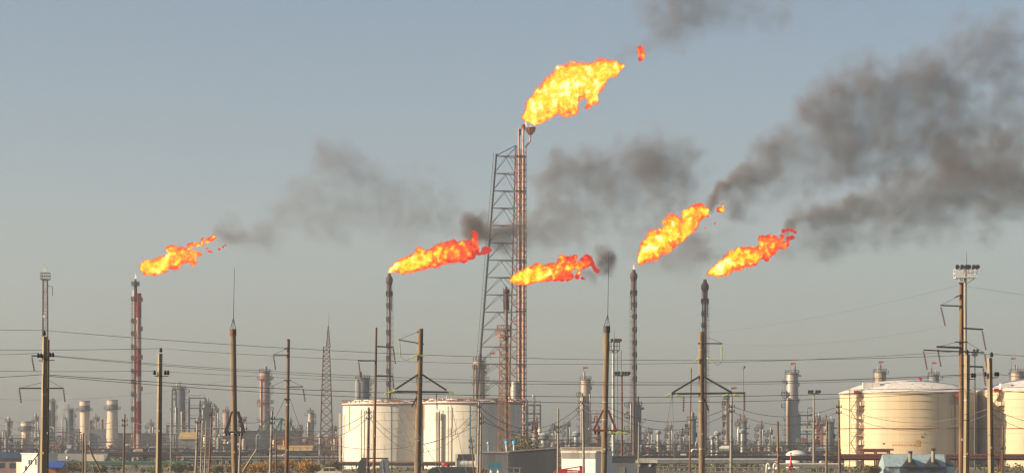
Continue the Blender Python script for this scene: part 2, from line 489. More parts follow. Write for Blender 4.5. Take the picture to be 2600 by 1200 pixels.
for i, (px, lab) in enumerate(((2306, 'big yellowish tank with domed roof and orange ladder, whole in view'),
                               (2656, 'big yellowish tank cut off by the picture edge'))):
    t, r, z1, roof = tank(px, 174, 760, 998 if i == 0 else 993, 3.5, TM2, lab, 9, M['rust_steel'], False)
    for k in range(1, 9):
        t.add('ring_seam', MB().lathe([(r-0.012*k, z1*k/9-0.03),(r+0.02, z1*k/9-0.03),(r+0.02, z1*k/9+0.02),(r-0.012*k, z1*k/9+0.02)], 72), mat('seam_yellow', (0.60,0.47,0.26), 0.8))
    gz = t.z(1087)
    t.add('wind_girder', MB().lathe([(r-0.05, gz-0.10), (r+0.22, gz-0.05), (r+0.22, gz+0.05), (r-0.05, gz+0.10)], 72), M['orange_steel'])
    t.add('foam_ring', MB().lathe([(r-1.9, z1+0.85), (r-1.75, z1+0.75), (r-1.6, z1+0.85), (r-1.75, z1+0.95)], 72), M['rust_red'], roof)
    # stair tower with platforms on the lit side
    a = math.asin((2168-2306)/174.0)
    cx_, cy_ = (r+1.3)*math.sin(a), -(r+1.3)*math.cos(a)
    for sx in (-1.4, 1.6):
        for sy in (-0.5, 0.8):
            t.add('ladder_post', MB().beam((cx_+sx,cy_+sy,0), (cx_+sx,cy_+sy,z1+0.9), 0.11), M['orange_steel'])
    for k, (py, w) in enumerate(((1003,1.2),(1030,2.8),(1040,2.4),(1063,1.2),(1087,1.6),(1106,1.5),(1128,2.6),(1146,1.6),(1168,1.8))):
        zz = t.z(py)
        pl = t.add('platform', MB().box(cx_-1.5+(0.6 if k%2 else -1.4), cx_+w, cy_-0.7, cy_+0.9, zz-0.08, zz+0.02), M['rust_steel'])
        mb = MB()
        for q in range(4):
            mb.beam((cx_-1.0+q*0.9, cy_-0.7, zz), (cx_-1.0+q*0.9, cy_-0.7, zz+1.0), 0.07)
        mb.beam((cx_-1.4, cy_-0.7, zz+1.0), (cx_+w, cy_-0.7, zz+1.0), 0.07)
        t.add('handrail', mb, M['orange_steel'], pl)
    for k in range(4):
        z0 = z1*(0.1+0.22*k)
        t.add('stair_flight', MB().beam((cx_-1.2 if k%2 else cx_+1.4, cy_-0.4, z0), (cx_+1.4 if k%2 else cx_-1.2, cy_-0.4, z0+z1*0.22), 0.16), M['orange_steel'])
    t.add('foam_box', MB().box(cx_-0.3,cx_+0.9,cy_-0.5,cy_+0.7,z1-0.3,z1+0.6), M['red'])
    if i == 0:
        a2 = math.asin((2404-2306)/174.0)
        x, y = (r+0.6)*math.sin(a2), -(r+0.6)*math.cos(a2)
        t.add('riser_pipe', MB().cyl((x-0.5,y,0.2),(x-0.5,y,z1-0.2),0.14,n=7), M['rust_red'])
        t.add('riser_pipe', MB().cyl((x+0.5,y,0.2),(x+0.5,y,z1-0.2),0.12,n=7), M['orange_steel'])
        t.add('foam_box', MB().box(x-0.8,x+0.8,y-0.4,y+0.4,t.z(1010),t.z(1002)), M['red'])
        t.add('maker_plate', MB().patch((0,0,0), r+0.02, a2-0.10, a2+0.09, t.z(1028), t.z(1008), 0.01, 3), mat('dark_cream', (0.42,0.34,0.22), 0.8))
        # roof-edge gauge house, hatch and vents
        t.add('gauge_house', MB().box(-13.0,-8.8,-11.0,-8.0,z1+0.6,z1+2.6), M['white'], roof)
        t.add('gauge_house', MB().box(-8.6,-7.2,-11.3,-8.6,z1+0.8,z1+1.9), M['cream_wall'], roof)
        t.add('roof_vent', MB().lathe([(0.5,0),(0.5,0.6),(0.8,0.7),(0.1,1.0)], 10, (2.9,-1,z1+3.2)), M['red'], roof)
        # painted emblem strokes and lettering band
        ink = mat('black_ink', (0.07,0.065,0.06), 0.7)
        def stroke(x0, x1, y0, y1, mm, nm='painted_mark'):
            b0, b1 = math.asin((x0-2306)/174.0), math.asin((x1-2306)/174.0)
            t.add(nm, MB().patch((0,0,0), r+0.012, b0, b1, t.z(y1), t.z(y0), 0.004, 2), mm)
        stroke(2314.5,2316,1105,1111,ink); stroke(2318.5,2320,1105,1111,ink); stroke(2316,2318.5,1107,1109,ink)
        stroke(2322.5,2325,1098.5,1101,ink); stroke(2323,2324,1101,1103.5,ink)
        stroke(2222,2227,1123,1127,ink)
        org = mat('orange_letters', (0.62,0.33,0.09), 0.7)
        for q in range(8):
            stroke(2243+q*7.2, 2247.5+q*7.2, 1126, 1130.5, org, 'painted_letter')
        stroke(2300,2311,1116,1132,org,'painted_panel')
    else:
        t.add('gauge_house', MB().box(-13.6,-11.0,-11.0,-8.0,z1+0.6,z1+1.9), M['white'], roof)

# white low tank with domed lid
t = T('storage_tank', 2022, 690, 'small low white tank with shallow domed lid behind the pipe rack', 'storage tank')
r = 27*t.s; z1 = t.z(1152)
for k in range(3):
    t.add('shell_ring', MB().lathe([(r-0.01*k, z1*k/3),(r-0.01*k, z1*(k+1)/3)], 40), M['white'])
t.add('roof', MB().lathe([(r+0.05, z1),(r*0.75, z1+0.6),(r*0.3, z1+0.92),(0.2, z1+0.98)], 40), M['white'])
# ------------------------------------------------------------------ flare stacks and towers
def ring_platform(t, z, r, mat_, rail=True, x=0, y=0, n=14):
    pl = t.add('platform', MB().lathe([(r*0.3, z-0.22),(r, z-0.22),(r, z),(r*0.3, z)], n, (x,y,0), smooth=False), mat_)
    if rail:
        mb = MB()
        for i in range(n):
            a = 2*math.pi*i/n; b = 2*math.pi*(i+1)/n
            mb.beam((x+r*math.cos(a), y+r*math.sin(a), z), (x+r*math.cos(a), y+r*math.sin(a), z+1.1), 0.11)
            mb.beam((x+r*math.cos(a), y+r*math.sin(a), z+1.1), (x+r*math.cos(b), y+r*math.sin(b), z+1.1), 0.11)
            mb.beam((x+r*math.cos(a), y+r*math.sin(a), z+0.55), (x+r*math.cos(b), y+r*math.sin(b), z+0.55), 0.05)
        t.add('handrail', mb, mat_, pl)
    return pl
def ladder(t, x, y, z0, z1, mat_, w=0.45, parent=None, cage=False):
    mb = MB()
    mb.beam((x-w/2,y,z0),(x-w/2,y,z1),0.08); mb.beam((x+w/2,y,z0),(x+w/2,y,z1),0.08)
    k = z0+0.5
    while k < z1:
        mb.beam((x-w/2,y,k),(x+w/2,y,k),0.05); k += 1.0
    if cage:
        k = z0+2.5
        while k < z1:
            mb.tube([(x+w*math.cos(q*math.pi/4)*1.0, y-w*0.3-w*1.1*math.sin(q*math.pi/4), k) for q in range(5)], 0.045, 4); k += 1.6
    return t.add('ladder', mb, mat_, parent)

def flare(px, top, D, wpx, tip_w, collar, plats, label, red_to, side=-1):
    t = T('flare_stack', px, D, label, 'flare stack', 'flare stacks')
    r = wpx*0.88*t.s/2; zt = t.z(top); zc = t.z(red_to)
    t.add('stack_pipe', MB().cyl((0,0,0),(0,0,zc), r*1.12, r, 18), M['flare_pipe'])
    t.add('burner_barrel', MB().cyl((0,0,zc),(0,0,t.z(collar+12)), r*1.25, r*1.3, 18), M['flare_tip'])
    t.add('windshield', MB().lathe([(r*1.3,t.z(collar+14)),(tip_w*t.s/2,t.z(collar+6)),(tip_w*t.s/2,t.z(collar-3)),(r*1.25,t.z(collar-11)),(r*0.95,zt),(r*0.6,zt)], 16), M['flare_tip'])
    for k in range(3):                                    # pilot gas lines on the burner
        a = 0.5+k*2.1
        t.add('pilot_line', MB().tube([(r*1.9*math.cos(a), r*1.9*math.sin(a), zc-4),(r*2.0*math.cos(a), r*2.0*math.sin(a), t.z(collar+2)),(r*1.7*math.cos(a), r*1.7*math.sin(a), t.z(collar-8))], 0.09, 5), M['flare_tip'])
    ring_platform(t, t.z(red_to+2), r*2.3, M['dark_steel'])
    for py in plats:
        x = -side*r*0.6
        ring_platform(t, t.z(py), r*1.5, M['dark_steel'], x=x)
    ladder(t, side*(r+0.35), -0.2, 0.5, t.z(red_to+2), M['grey_steel'], cage=True)
    t.add('gas_line', MB().cyl((-side*(r+0.22),0.1,0),(-side*(r+0.22),0.1,zc), 0.12, n=6), M['flare_tip'])
    return t
flare(988.5, 693, 745, 8.2, 18, 710, (780,815,848,882,914,946,978), 'slim grey flare stack behind the left cream tank', 748, 1)
flare(1609, 684, 735, 8.6, 19, 700, (778,808,841,874,905,937,966), 'slim grey flare stack rising beside the floodlight masts', 746, -1)
flare(1790, 709, 760, 9.4, 20, 727, (800,830,862,895,927,955), 'slim dark flare stack partly hidden by the braced concrete pole', 767, 1)

# banded red and white pair
t = T('flare_stack', 351, 900, 'red and white banded flare stack with a thinner stack clamped beside it', 'flare stack', 'flare stacks')
ra = 8.0*t.s
prev = 744
for py, c in ((806,'stack_red'),(883,'stack_white'),(955,'stack_red'),(1017,'stack_white'),(1100,'stack_red'),(1174,'stack_white')):
    t.add('stack_band', MB().cyl((0,0,max(0,t.z(py))),(0,0,t.z(prev)-0.02), ra, ra, 20), M[c]); prev = py
xx = t.x(341.5)
t.add('slim_stack', MB().cyl((xx,-0.5,0),(xx,-0.5,t.z(735)), 4.2*t.s, 4.0*t.s, 14), M['stack_white'])
t.add('burner_barrel', MB().cyl((t.x(344.5),-0.5,t.z(765)),(t.x(344.5),-0.5,t.z(724)), 4.6*t.s, 4.2*t.s, 14), M['flare_tip'])
t.add('windshield', MB().lathe([(3.6*t.s,t.z(727)),(6.5*t.s,t.z(724)),(6.5*t.s,t.z(718)),(2.8*t.s,t.z(716)),(2.4*t.s,t.z(708)),(1.0*t.s,t.z(708))], 14, (t.x(344.5),-0.5,0)), M['flare_tip'])
ring_platform(t, t.z(724), 10*t.s, M['dark_steel'], x=t.x(344.5), y=-0.5)
for py in (762, 818, 850, 884, 912, 945, 972, 1004, 1040, 1068):
    ring_platform(t, t.z(py), 4.6*t.s, M['dark_steel'], x=t.x(338), y=-0.6, n=10)
for py in (764, 838, 910, 990):
    ring_platform(t, t.z(py), 4.5*t.s, M['rust_red'], x=t.x(358), y=-0.5, n=10)
ladder(t, t.x(336), -0.9, 0.5, t.z(760), M['grey_steel'], cage=True)

# short flare carried by an orange lattice tower
def lattice_mast(t, xc, py0, py1, w0, w1, m, panels, member=0.10, yc=0.0, legm=None):
    """square four-legged mast from py1 (low) up to py0; widths in picture px; returns None"""
    z1, z0 = t.z(py0), (t.z(py1) if py1 is not None else 0.0)
    a0, a1 = w1*t.s/2, w0*t.s/2
    cs = [(-1,-1),(1,-1),(1,1),(-1,1)]
    P = lambda k, f: (xc + cs[k][0]*(a0+(a1-a0)*f), yc + cs[k][1]*(a0+(a1-a0)*f), z0+(z1-z0)*f)
    for k in range(4):
        t.add('leg', MB().beam(P(k,0), P(k,1), member*1.6), legm or m)
    mb = MB()
    for i in range(panels):
        f0, f1 = i/panels, (i+1)/panels
        for k in range(4):
            j = (k+1) % 4
            mb.beam(P(k,f1), P(j,f1), member)
            if i % 2: mb.beam(P(k,f0), P(j,f1), member)
            else: mb.beam(P(j,f0), P(k,f1), member)
            if panels > 16: continue
            mb.beam(P(j,f0), P(k,f1), member) if i % 2 else mb.beam(P(k,f0), P(j,f1), member)
    t.add('bracing', mb, m, kind='stuff')

t = T('flare_stack', 1282, 640, 'short flare on an orange lattice tower in front of the tall tower', 'flare stack', 'flare stacks')
xs = t.x(1285.5)
t.add('stack_pipe', MB().cyl((xs,0,t.z(1140)),(xs,0,t.z(785)), 4.4*t.s, 4.0*t.s, 16), M['flare_pipe'])
t.add('burner_barrel', MB().cyl((xs,0,t.z(785)),(xs,0,t.z(745)), 5.2*t.s, 5.0*t.s, 16), M['flare_tip'])
t.add('windshield', MB().lathe([(4*t.s,t.z(746)),(8.5*t.s,t.z(741)),(8.5*t.s,t.z(735)),(3.2*t.s,t.z(733)),(2.4*t.s,t.z(727)),(1*t.s,t.z(727))], 14, (xs,0,0)), M['flare_tip'])
for q in (-1, 1):
    t.add('pilot_line', MB().tube([(xs+q*6*t.s,-0.2,t.z(790)),(xs+q*7*t.s,-0.2,t.z(742)),(xs+q*7*t.s,-0.2,t.z(731))], 0.10, 5), M['flare_tip'])
lattice_mast(t, t.x(1280), 850, None, 20, 34, M['orange_steel'], 14, 0.13)
ring_platform(t, t.z(852), 19*t.s, M['orange_steel'], x=t.x(1278), n=16)
ring_platform(t, t.z(838), 17*t.s, M['rust_steel'], x=t.x(1279), n=16)
ladder(t, t.x(1272), -1.2, 0.4, t.z(852), M['orange_steel'], cage=True)

# the tall derrick
t = T('flare_tower', 1285, 850, 'tallest lattice tower carrying a bundle of rusty flare pipes', 'flare tower')
gy = HOR + H/t.s
Lx = lambda y: t.x(1261-0.080*(y-391)); Mx = lambda y: t.x(1308-0.0245*(y-393)); Rx = lambda y: t.x(1322-0.004*(y-391))
Ly, My, Ry = -1.0, 4.0, -1.5
PL = lambda y: (Lx(y), Ly, t.z(y)); PM = lambda y: (Mx(y), My, t.z(y)); PR = lambda y: (Rx(y), Ry, t.z(y))
for P in (PL, PM, PR):
    t.add('leg', MB().cyl(P(gy), P(391), 0.27, 0.22, 8), M['grey_steel'])
t.add('leg', MB().cyl((t.x(1331),2.0,0), (t.x(1331),2.0,t.z(397)), 0.26, 0.22, 8), M['rust_red'])
ys = [397+43.9*i for i in range(18)]
for i, y in enumerate(ys):
    if y > gy: break
    for A, B in ((PL,PR),(PL,PM),(PM,PR)):
        t.add('horizontal_strut', MB().beam(A(y), B(y), 0.23), M['grey_steel'])
    y2 = min(y+41, gy)
    for A, B in ((PL,PR),(PL,PM)):
        a, b = Vector(A(y)), Vector(B(y)); mid = tuple(a*0.5+b*0.5)
        t.add('diagonal_brace', MB().beam(mid, A(y2), 0.14), M['grey_steel'])
        t.add('diagonal_brace', MB().beam(mid, B(y2), 0.14), M['grey_steel'])
    t.add('diagonal_brace', MB().beam(PM(y), PR(y2), 0.14), M['grey_steel'])
    ym = min(y+22, gy)
    t.add('horizontal_strut', MB().beam(PM(ym), PR(ym), 0.22), M['rust_red'])
    t.add('diagonal_brace', MB().beam(PR(y), PM(ym), 0.18), M['rust_red'])
    t.add('diagonal_brace', MB().beam(PM(ym), PR(y2), 0.18), M['rust_red'])
    t.add('diagonal_brace', MB().beam(PR(y), (t.x(1331),2.0,t.z(y2)), 0.18), M['rust_red'])
    t.add('clamp_plate', MB().box(t.x(1312), t.x(1336), -2.6, -2.0, t.z(y)-0.18, t.z(y)+0.18), M['rust_red'])
t.add('diagonal_brace', MB().beam((t.x(1262),Ly,t.z(395)), (t.x(1309),My,t.z(366)), 0.22), M['grey_steel'])
t.add('diagonal_brace', MB().beam((t.x(1284),1,t.z(399)), (t.x(1313),My,t.z(368)), 0.2), M['grey_steel'])
t.add('hoist_post', MB().beam((t.x(1308.5),My,t.z(393)), (t.x(1308.5),My,t.z(365)), 0.3), M['grey_steel'])
mb = MB()
for q in (-7.5, -1.8):
    mb.beam((Lx(391)+q*t.s, Ly-0.3, t.z(389)), (Lx(gy)+q*t.s-0.2, Ly-0.3, 0), 0.11)
k = 396
while k < gy:
    mb.beam((Lx(k)-7.5*t.s, Ly-0.3, t.z(k)), (Lx(k)-1.8*t.s, Ly-0.3, t.z(k)), 0.07); k += 11
t.add('ladder', mb, M['grey_steel'])
for px, top, w, c in ((1317.5,330,5.4,'tower_pipe'),(1328.5,326,5.2,'tower_pipe'),(1334.5,378,4.2,'tower_pipe'),(1312,372,2.2,'rust_red'),(1323,380,2.6,'rust_steel')):
    pp = t.add('riser_pipe', MB().cyl((t.x(px),-2.6-0.1*(px%3),0),(t.x(px),-2.6-0.1*(px%3),t.z(top)), w*t.s/2, n=12), M[c])
    y = 420
    mb = MB()
    while y < gy and w > 4:
        mb.cyl((t.x(px),-2.6-0.1*(px%3),t.z(y)-0.12),(t.x(px),-2.6-0.1*(px%3),t.z(y)+0.12), w*t.s/2+0.13, n=12); y += 14.6
    if w > 4: t.add('pipe_flange', mb, M['rust_steel'], pp, kind='stuff')
t.add('burner_barrel', MB().cyl((t.x(1319),-2.6,t.z(346)),(t.x(1319),-2.6,t.z(330)), 3.9*t.s, 3.6*t.s, 12), M['flare_tip'])
def goblet(px, py0, py1, wtop):
    mb = MB(); x0 = t.x(px)
    mb.lathe([(0.35,t.z(py1)),(0.5,t.z(py1-5)),(wtop*t.s*0.30,t.z(py1-9)),(wtop*t.s*0.44,t.z(py0+2))], 10, (x0,-2.6,0))
    for q in range(10):
        a = 2*math.pi*q/10
        mb.tube([(x0+0.4*math.cos(a),-2.6+0.4*math.sin(a),t.z(py1-1)),(x0+wtop*t.s*0.42*math.cos(a),-2.6+wtop*t.s*0.42*math.sin(a),t.z(py1-9)),(x0+wtop*t.s*0.5*math.cos(a),-2.6+wtop*t.s*0.5*math.sin(a),t.z(py0))], 0.11, 5)
    mb.lathe([(wtop*t.s*0.5-0.1,t.z(py0)-0.1),(wtop*t.s*0.5+0.08,t.z(py0)-0.1),(wtop*t.s*0.5+0.08,t.z(py0)+0.15),(wtop*t.s*0.5-0.1,t.z(py0)+0.15)], 14, (x0,-2.6,0))
    t.add('burner_goblet', mb, M['goblet_red'])
goblet(1328.5, 320, 334, 10)
goblet(1347, 327, 345, 25)
t.add('bent_pipe', MB().tube([(t.x(1334.5),-2.6,t.z(380)),(t.x(1335.5),-2.6,t.z(374)),(t.x(1340),-2.6,t.z(368)),(t.x(1345.5),-2.6,t.z(362)),(t.x(1346.5),-2.6,t.z(355)),(t.x(1346.5),-2.6,t.z(346))], 2.3*t.s, 10), M['tower_pipe'])
for py in (398, 486, 573, 661, 790, 925):
    t.add('platform', MB().box(t.x(1309),t.x(1337),-3.4,0.5,t.z(py)-0.15,t.z(py)+0.05), M['dark_steel'])

# telecom lattice mast at far left
t = T('telecom_mast', 115, 640, 'slim lattice telecom mast with basket and antennas behind the leftmost poles', 'mast', 'masts')
lattice_mast(t, 0, 708, None, 11, 15, M['rust_steel'], 30, 0.09, legm=M['grey_steel'])
mb = MB()
for zz in (t.z(709), t.z(701), t.z(693)):
    for a, b in (((-1,-1),(1,-1)),((1,-1),(1,1)),((1,1),(-1,1)),((-1,1),(-1,-1))):
        mb.beam((a[0]*11*t.s,a[1]*11*t.s,zz),(b[0]*11*t.s,b[1]*11*t.s,zz),0.11)
for a in ((-1,-1),(1,-1),(1,1),(-1,1),(0,-1),(-.5,-1),(.5,-1)):
    mb.beam((a[0]*11*t.s,a[1]*11*t.s,t.z(709)),(a[0]*11*t.s,a[1]*11*t.s,t.z(693)),0.09)
t.add('basket', mb, M['grey_steel'])
t.add('basket_floor', MB().box(-11*t.s,11*t.s,-11*t.s,11*t.s,t.z(709)-0.1,t.z(709)), M['dark_steel'])
for px, py in ((105,672),(112,659),(120,663),(126,690)):
    t.add('antenna', MB().cyl((t.x(px),0,t.z(709)),(t.x(px),0,t.z(py)),0.05,n=5), M['light_steel'])
for px, py, r_ in ((115,685,3.6),(113,803,3.4)):
    t.add('dish', MB().cyl((t.x(px),-0.9,t.z(py)),(t.x(px),-0.6,t.z(py)), r_*t.s, r_*t.s*0.4, 14), M['white'])
t.add('whip_antenna', MB().tube([(t.x(122),0,t.z(726)),(t.x(133),0,t.z(727)),(t.x(133.5),0,t.z(750))],0.07,5), M['dark_steel'])

# red-brown lattice mast
t = T('lattice_mast', 829, 640, 'rust brown lattice mast with pointed top left of the tanks', 'mast', 'masts')
lattice_mast(t, 0, 880, 1000, 15, 24, M['mast_brown'], 10, 0.075)
lattice_mast(t, 0, 1001, None, 24, 36, M['mast_brown'], 9, 0.085)
lattice_mast(t, t.x(833.5), 828, 880, 1.5, 10, M['mast_brown'], 5, 0.08)
t.add('spike', MB().cyl((t.x(834),0,t.z(830)),(t.x(835.5),0,t.z(791)),0.05,0.02,5), M['dark_steel'])

# floodlight masts
def flood_mast(px, top, D, pw, plat_w, plat_h, m, pm, label, lamps, aerial=None, ladder_x=None, px_bot=None):
    t = T('floodlight_mast', px, D, label, 'floodlight mast', 'masts')
    t.add('pole', MB().cyl((0,0,0),(0,0,t.z(top)), pw*t.s*0.6, pw*t.s*0.42, 12), m)
    z0, z1 = t.z(top+plat_h), t.z(top); w = plat_w*t.s/2
    if plat_h > 4:
        t.add('platform', MB().box(-w,w,-w*0.7,w*0.7,z0-0.12,z0), pm)
        mb = MB()
        for q in range(6):
            x = -w+2*w*q/5
            for y in (-w*0.7, w*0.7):
                mb.beam((x,y,z0),(x,y,z1),0.08)
        for zz in (z0+(z1-z0)*0.5, z1):
            for y in (-w*0.7, w*0.7): mb.beam((-w,y,zz),(w,y,zz),0.08)
            for x in (-w, w): mb.beam((x,-w*0.7,zz),(x,w*0.7,zz),0.08)
        t.add('guard_rail', mb, pm)
        mb = MB()
        for q in (-1,1): mb.beam((0,0,z0-w*0.7),(q*w*0.9,0,z0-0.1),0.1)
        t.add('bracket', mb, pm)
    else:
        t.add('crossbar', MB().box(-w,w,-0.12,0.12,z1-0.2,z1), pm)
    for q in lamps:
        x = q*w
        t.add('floodlight', MB().cyl((x,-w*0.7 if plat_h>4 else -0.1,z1+0.1),(x+0.12,(-w*0.7 if plat_h>4 else -0.1)-0.5,z1+0.35),0.16,0.34,10), M['dark_steel'] if q%1 else M['rust_red'])
    if aerial: t.add('aerial', MB().cyl((0.2,0,z1),(0.2,0,t.z(aerial)),0.06,0.03,5), M['grey_steel'])
    if ladder_x:
        mb = MB()
        for q in ladder_x: mb.beam((t.x(q),0.3,0),(t.x(q),0.3,z0),0.10)
        zz = 1.0
        while zz < z0:
            mb.beam((t.x(ladder_x[0]),0.3,zz),(t.x(ladder_x[1]),0.3,zz),0.06); zz += 0.9
        t.add('ladder', mb, m)
    return t
flood_mast(2451, 684, 430, 8, 54, 20, M['pale_pole'], M['white'], 'tall pale floodlight mast with railed platform above the big tank', (-0.95,-0.5,-0.1,0.15,0.6,0.95), 640, (2440,2443.5))
flood_mast(1557, 868, 560, 7.5, 32, 20, M['light_steel'], M['grey_steel'], 'grey floodlight mast with ladder beside the round pole', (-0.3,0.3,0.7,1.0), 838, (1568,1578))
flood_mast(1579, 951, 540, 5, 36, 3, M['rust_red'], M['rust_steel'], 'low rusty floodlight mast with lamps along a crossbar', (-0.9,-0.5,0.1,0.5,0.9))
flood_mast(2066, 997, 600, 5, 29, 3, M['pale_pole'], M['grey_steel'], 'floodlight mast with a crossbar between column and yellow tank', (-0.9,-0.4,0.4,0.9))
flood_mast(2475, 893, 640, 4, 14, 8, M['grey_steel'], M['grey_steel'], 'short grey mast seen between the two yellowish tanks', (-0.6,0.6))
flood_mast(1888, 934, 900, 1.5, 5, 2, M['grey_steel'], M['grey_steel'], 'thin lamp post with bent top over the low plant', (0.5,))

# ------------------------------------------------------------------ overhead line poles
def pole(label, xt, yt, xb, wt, wb, D, m, name='utility_pole', cat='pole', group='utility poles', square=False):
    s = D/F; gy = HOR + H/s; k = (gy-yt)/(1200.0-yt)
    xg = xt+(xb-xt)*k; wg = wt+(wb-wt)*k
    t = T(name, xg, D, label, cat, group)
    if square:
        t.add('shaft', MB().cyl((0,0,0), t.p(xt,yt), wg*s/2, wt*s/2, 4, ph=math.pi*0.5-0.22), m)
    else:
        t.add('shaft', MB().cyl((0,0,0), t.p(xt,yt), wg*s/2, wt*s/2, 14), m)
    rp_ = random.Random(int(xt*7+yt))
    if wt > 4.5:                                     # steel bands, tags and cable clips on the shaft
        for q in range(rp_.randint(3, 6)):
            py = rp_.uniform(yt+20, 1190); f_ = (py-yt)/(1200.0-yt); cxp = xt+(xb-xt)*f_; rw = (wt+(wb-wt)*f_)/2+0.35
            t.add('pole_band', MB().cyl(t.p(cxp,py+rp_.uniform(1,2.4)), t.p(cxp,py), rw*s, n=4 if square else 14, ph=(math.pi*0.5-0.22) if square else 0.0), M[rp_.choice(['grey_steel','light_steel','dark_steel','pale_pole'])])
        py = rp_.uniform(1090, 1170); f_ = (py-yt)/(1200.0-yt); cxp = xt+(xb-xt)*f_; rw = (wt+(wb-wt)*f_)/2*s
        t.add('tag_plate', MB().box(t.x(cxp)-rw*0.35, t.x(cxp)+rw*0.35, -rw-0.03, -rw-0.005, t.z(py+5), t.z(py)), M[rp_.choice(['white','yellow','light_steel'])])
        t.add('earth_cable', MB().tube([(t.x(xt+(xb-xt)*((q-yt)/(1200.0-yt)))+rp_.uniform(-0.2,0.5)*rw, -rw-0.02, t.z(q)) for q in range(int(yt)+12, 1260, 30)], 0.35*s, 4), M['dark_steel'])
    t.m = s
    return t
def arm(t, a, b, w=3.4, m='dark_steel', y=-0.16, name='crossarm'):
    return t.add(name, MB().beam(t.p(*a, y), t.p(*b, y), w*t.s), M[m])
def string(t, a, b, m='brown_ins', r=2.5, y=-0.16, n=9):
    """chain of insulator discs"""
    mb = MB(); A, B = Vector(t.p(*a, y)), Vector(t.p(*b, y))
    mb.cyl(tuple(A), tuple(B), 0.7*t.s, n=5)
    for i in range(n):
        c = A.lerp(B, (i+0.5)/n); d = (B-A)/n
        mb.cyl(tuple(c-d*0.26), tuple(c+d*0.26), r*t.s*0.65, r*t.s*1.15, 8)
    return t.add('insulator_string', mb, M[m])
def tie(t, a, b, y=-0.1, r=0.5):
    return t.add('tie_rod', MB().cyl(t.p(*a, y), t.p(*b, y), r*t.s, n=5), M['dark_steel'])
def pin(t, px, py, parent=None, size=1.0):
    mb = MB().lathe([(1.2*t.s*size,0),(3.6*t.s*size,1.5*t.s*size),(4.2*t.s*size,5*t.s*size),(2.4*t.s*size,6*t.s*size),(3.8*t.s*size,8*t.s*size),(2.0*t.s*size,11*t.s*size),(0.8*t.s*size,12*t.s*size)], 10, t.p(px,py,-0.06))
    return t.add('pin_insulator', mb, M['black'], parent)
def bracket(t, x0, x1, py):
    b = t.add('bracket', MB().beam(t.p(x0,py,-0.05), t.p(x1,py,-0.05), 2.2*t.s), M['rust_red'])
    return b

# near distribution poles
p1 = pole('square concrete pole at far left, lit on its left face', 114, 854, 109.5, 14, 19, 96, M['concrete'], square=True)
pin(p1, 113, 852, size=1.1)
bracket(p1, 99, 112, 915); pin(p1, 98, 908); pin(p1, 105, 908)
bracket(p1, 114, 138, 914); pin(p1, 128, 906); pin(p1, 135, 906)
p2 = pole('square concrete pole with pin insulators right of the banded flare', 406.5, 897, 402.5, 12.5, 16.5, 115, M['concrete'], square=True)
pin(p2, 409, 894)
bracket(p2, 393, 405, 954); pin(p2, 393, 951)
bracket(p2, 408, 428, 954); pin(p2, 420, 951); pin(p2, 427, 951)
p10 = pole('concrete pole standing right beside the many-armed wooden pole', 2455.5, 899, 2453, 14, 15, 112, M['concrete'], square=True)
bracket(p10, 2456, 2476, 962); pin(p10, 2468, 958); pin(p10, 2474, 958); pin(p10, 2455.5, 899)
p11 = pole('concrete pole with black insulators before the cut-off tank', 2512.5, 908, 2516, 13.5, 15.5, 108, M['concrete'], square=True)
pin(p11, 2517, 906, size=1.1)
bracket(p11, 2498, 2512, 958); pin(p11, 2501, 955)
bracket(p11, 2514, 2534, 958); pin(p11, 2527, 955); pin(p11, 2533, 955)

# high voltage poles
t = pole('brown pole with wide crossarm tight behind the leftmost concrete pole', 122.5, 862, 119, 7, 9, 190, M['wood'])
a = arm(t, (49,985), (163,985)); string(t, (50,988), (55,1022)); string(t, (162,988), (166,1020))
arm(t, (81,903), (121,903)); string(t, (82,907), (88,941)); tie(t, (124,966), (52,984)); tie(t, (125,965), (160,984))
t.add('strut', MB().beam(t.p(101,1149,-0.3), (t.x(40), -1.5, t.z(1236)), 2.4*t.s), M['rust_red'])
t = pole('wooden pole with one arm each side between the thick pole and the lattice mast', 732.5, 862, 727.5, 7.5, 10.5, 215, M['wood'])
arm(t, (694,900), (731,901), 2.6); string(t, (695,903), (700,938), 'brown_ins', 2.2); tie(t, (724,886), (696,899)); arm(t, (722,887),(733,882),2.6,name='stay_clamp'); arm(t, (729,862),(736,862),3,name='pole_cap')
arm(t, (728,982), (770,981), 2.6); string(t, (770,986), (775,1019), 'brown_ins', 2.2); tie(t, (737,965), (768,980)); tie(t, (724,965),(690,980)); arm(t, (722,965),(740,965),2.4,name='stay_clamp')
arm(t, (722,1013),(737,1013),4,name='stay_clamp'); tie(t, (722,1014), (700,1060)); tie(t, (738,1014), (760,1080))
t = pole('thin dark pole with three staggered crossarms before the left cream tank', 955.5, 831, 949.5, 5.5, 8, 230, M['wood'])
arm(t, (957,879), (1000,881)); string(t, (999,884), (1004,923), 'brown_ins', 2.2)
arm(t, (909,915), (955,915)); string(t, (911,919), (916,957), 'brown_ins', 2.2)
arm(t, (956,953), (999,954)); string(t, (997,957), (1000,985), 'brown_ins', 2.2)
t = pole('thick braced concrete pole in front of the pair of cream tanks', 1067.5, 834, 1060, 14.5, 17, 263, M['concrete_dark'], square=False)
arm(t, (1012,862), (1077,873), 2.6); tie(t, (1061,842), (1014,861)); string(t, (1014,866), (1017,903), 'green_ins', 2.4); arm(t,(1059,843),(1066,839),3,name='stay_clamp')
t.add('jumper_wire', MB().tube([t.p(1017,904,-0.2), t.p(1026,913,-0.2), t.p(1036,914,-0.2), t.p(1043,906,-0.2)], 0.55*t.s, 4), M['wire'])
string(t, (1041,908), (1064,900), 'green_ins', 2.6, -0.3, 8); string(t, (1064,901), (1079,904), 'green_ins', 2.6, -0.3, 6)
arm(t, (988,993), (1141,995), 5.0)
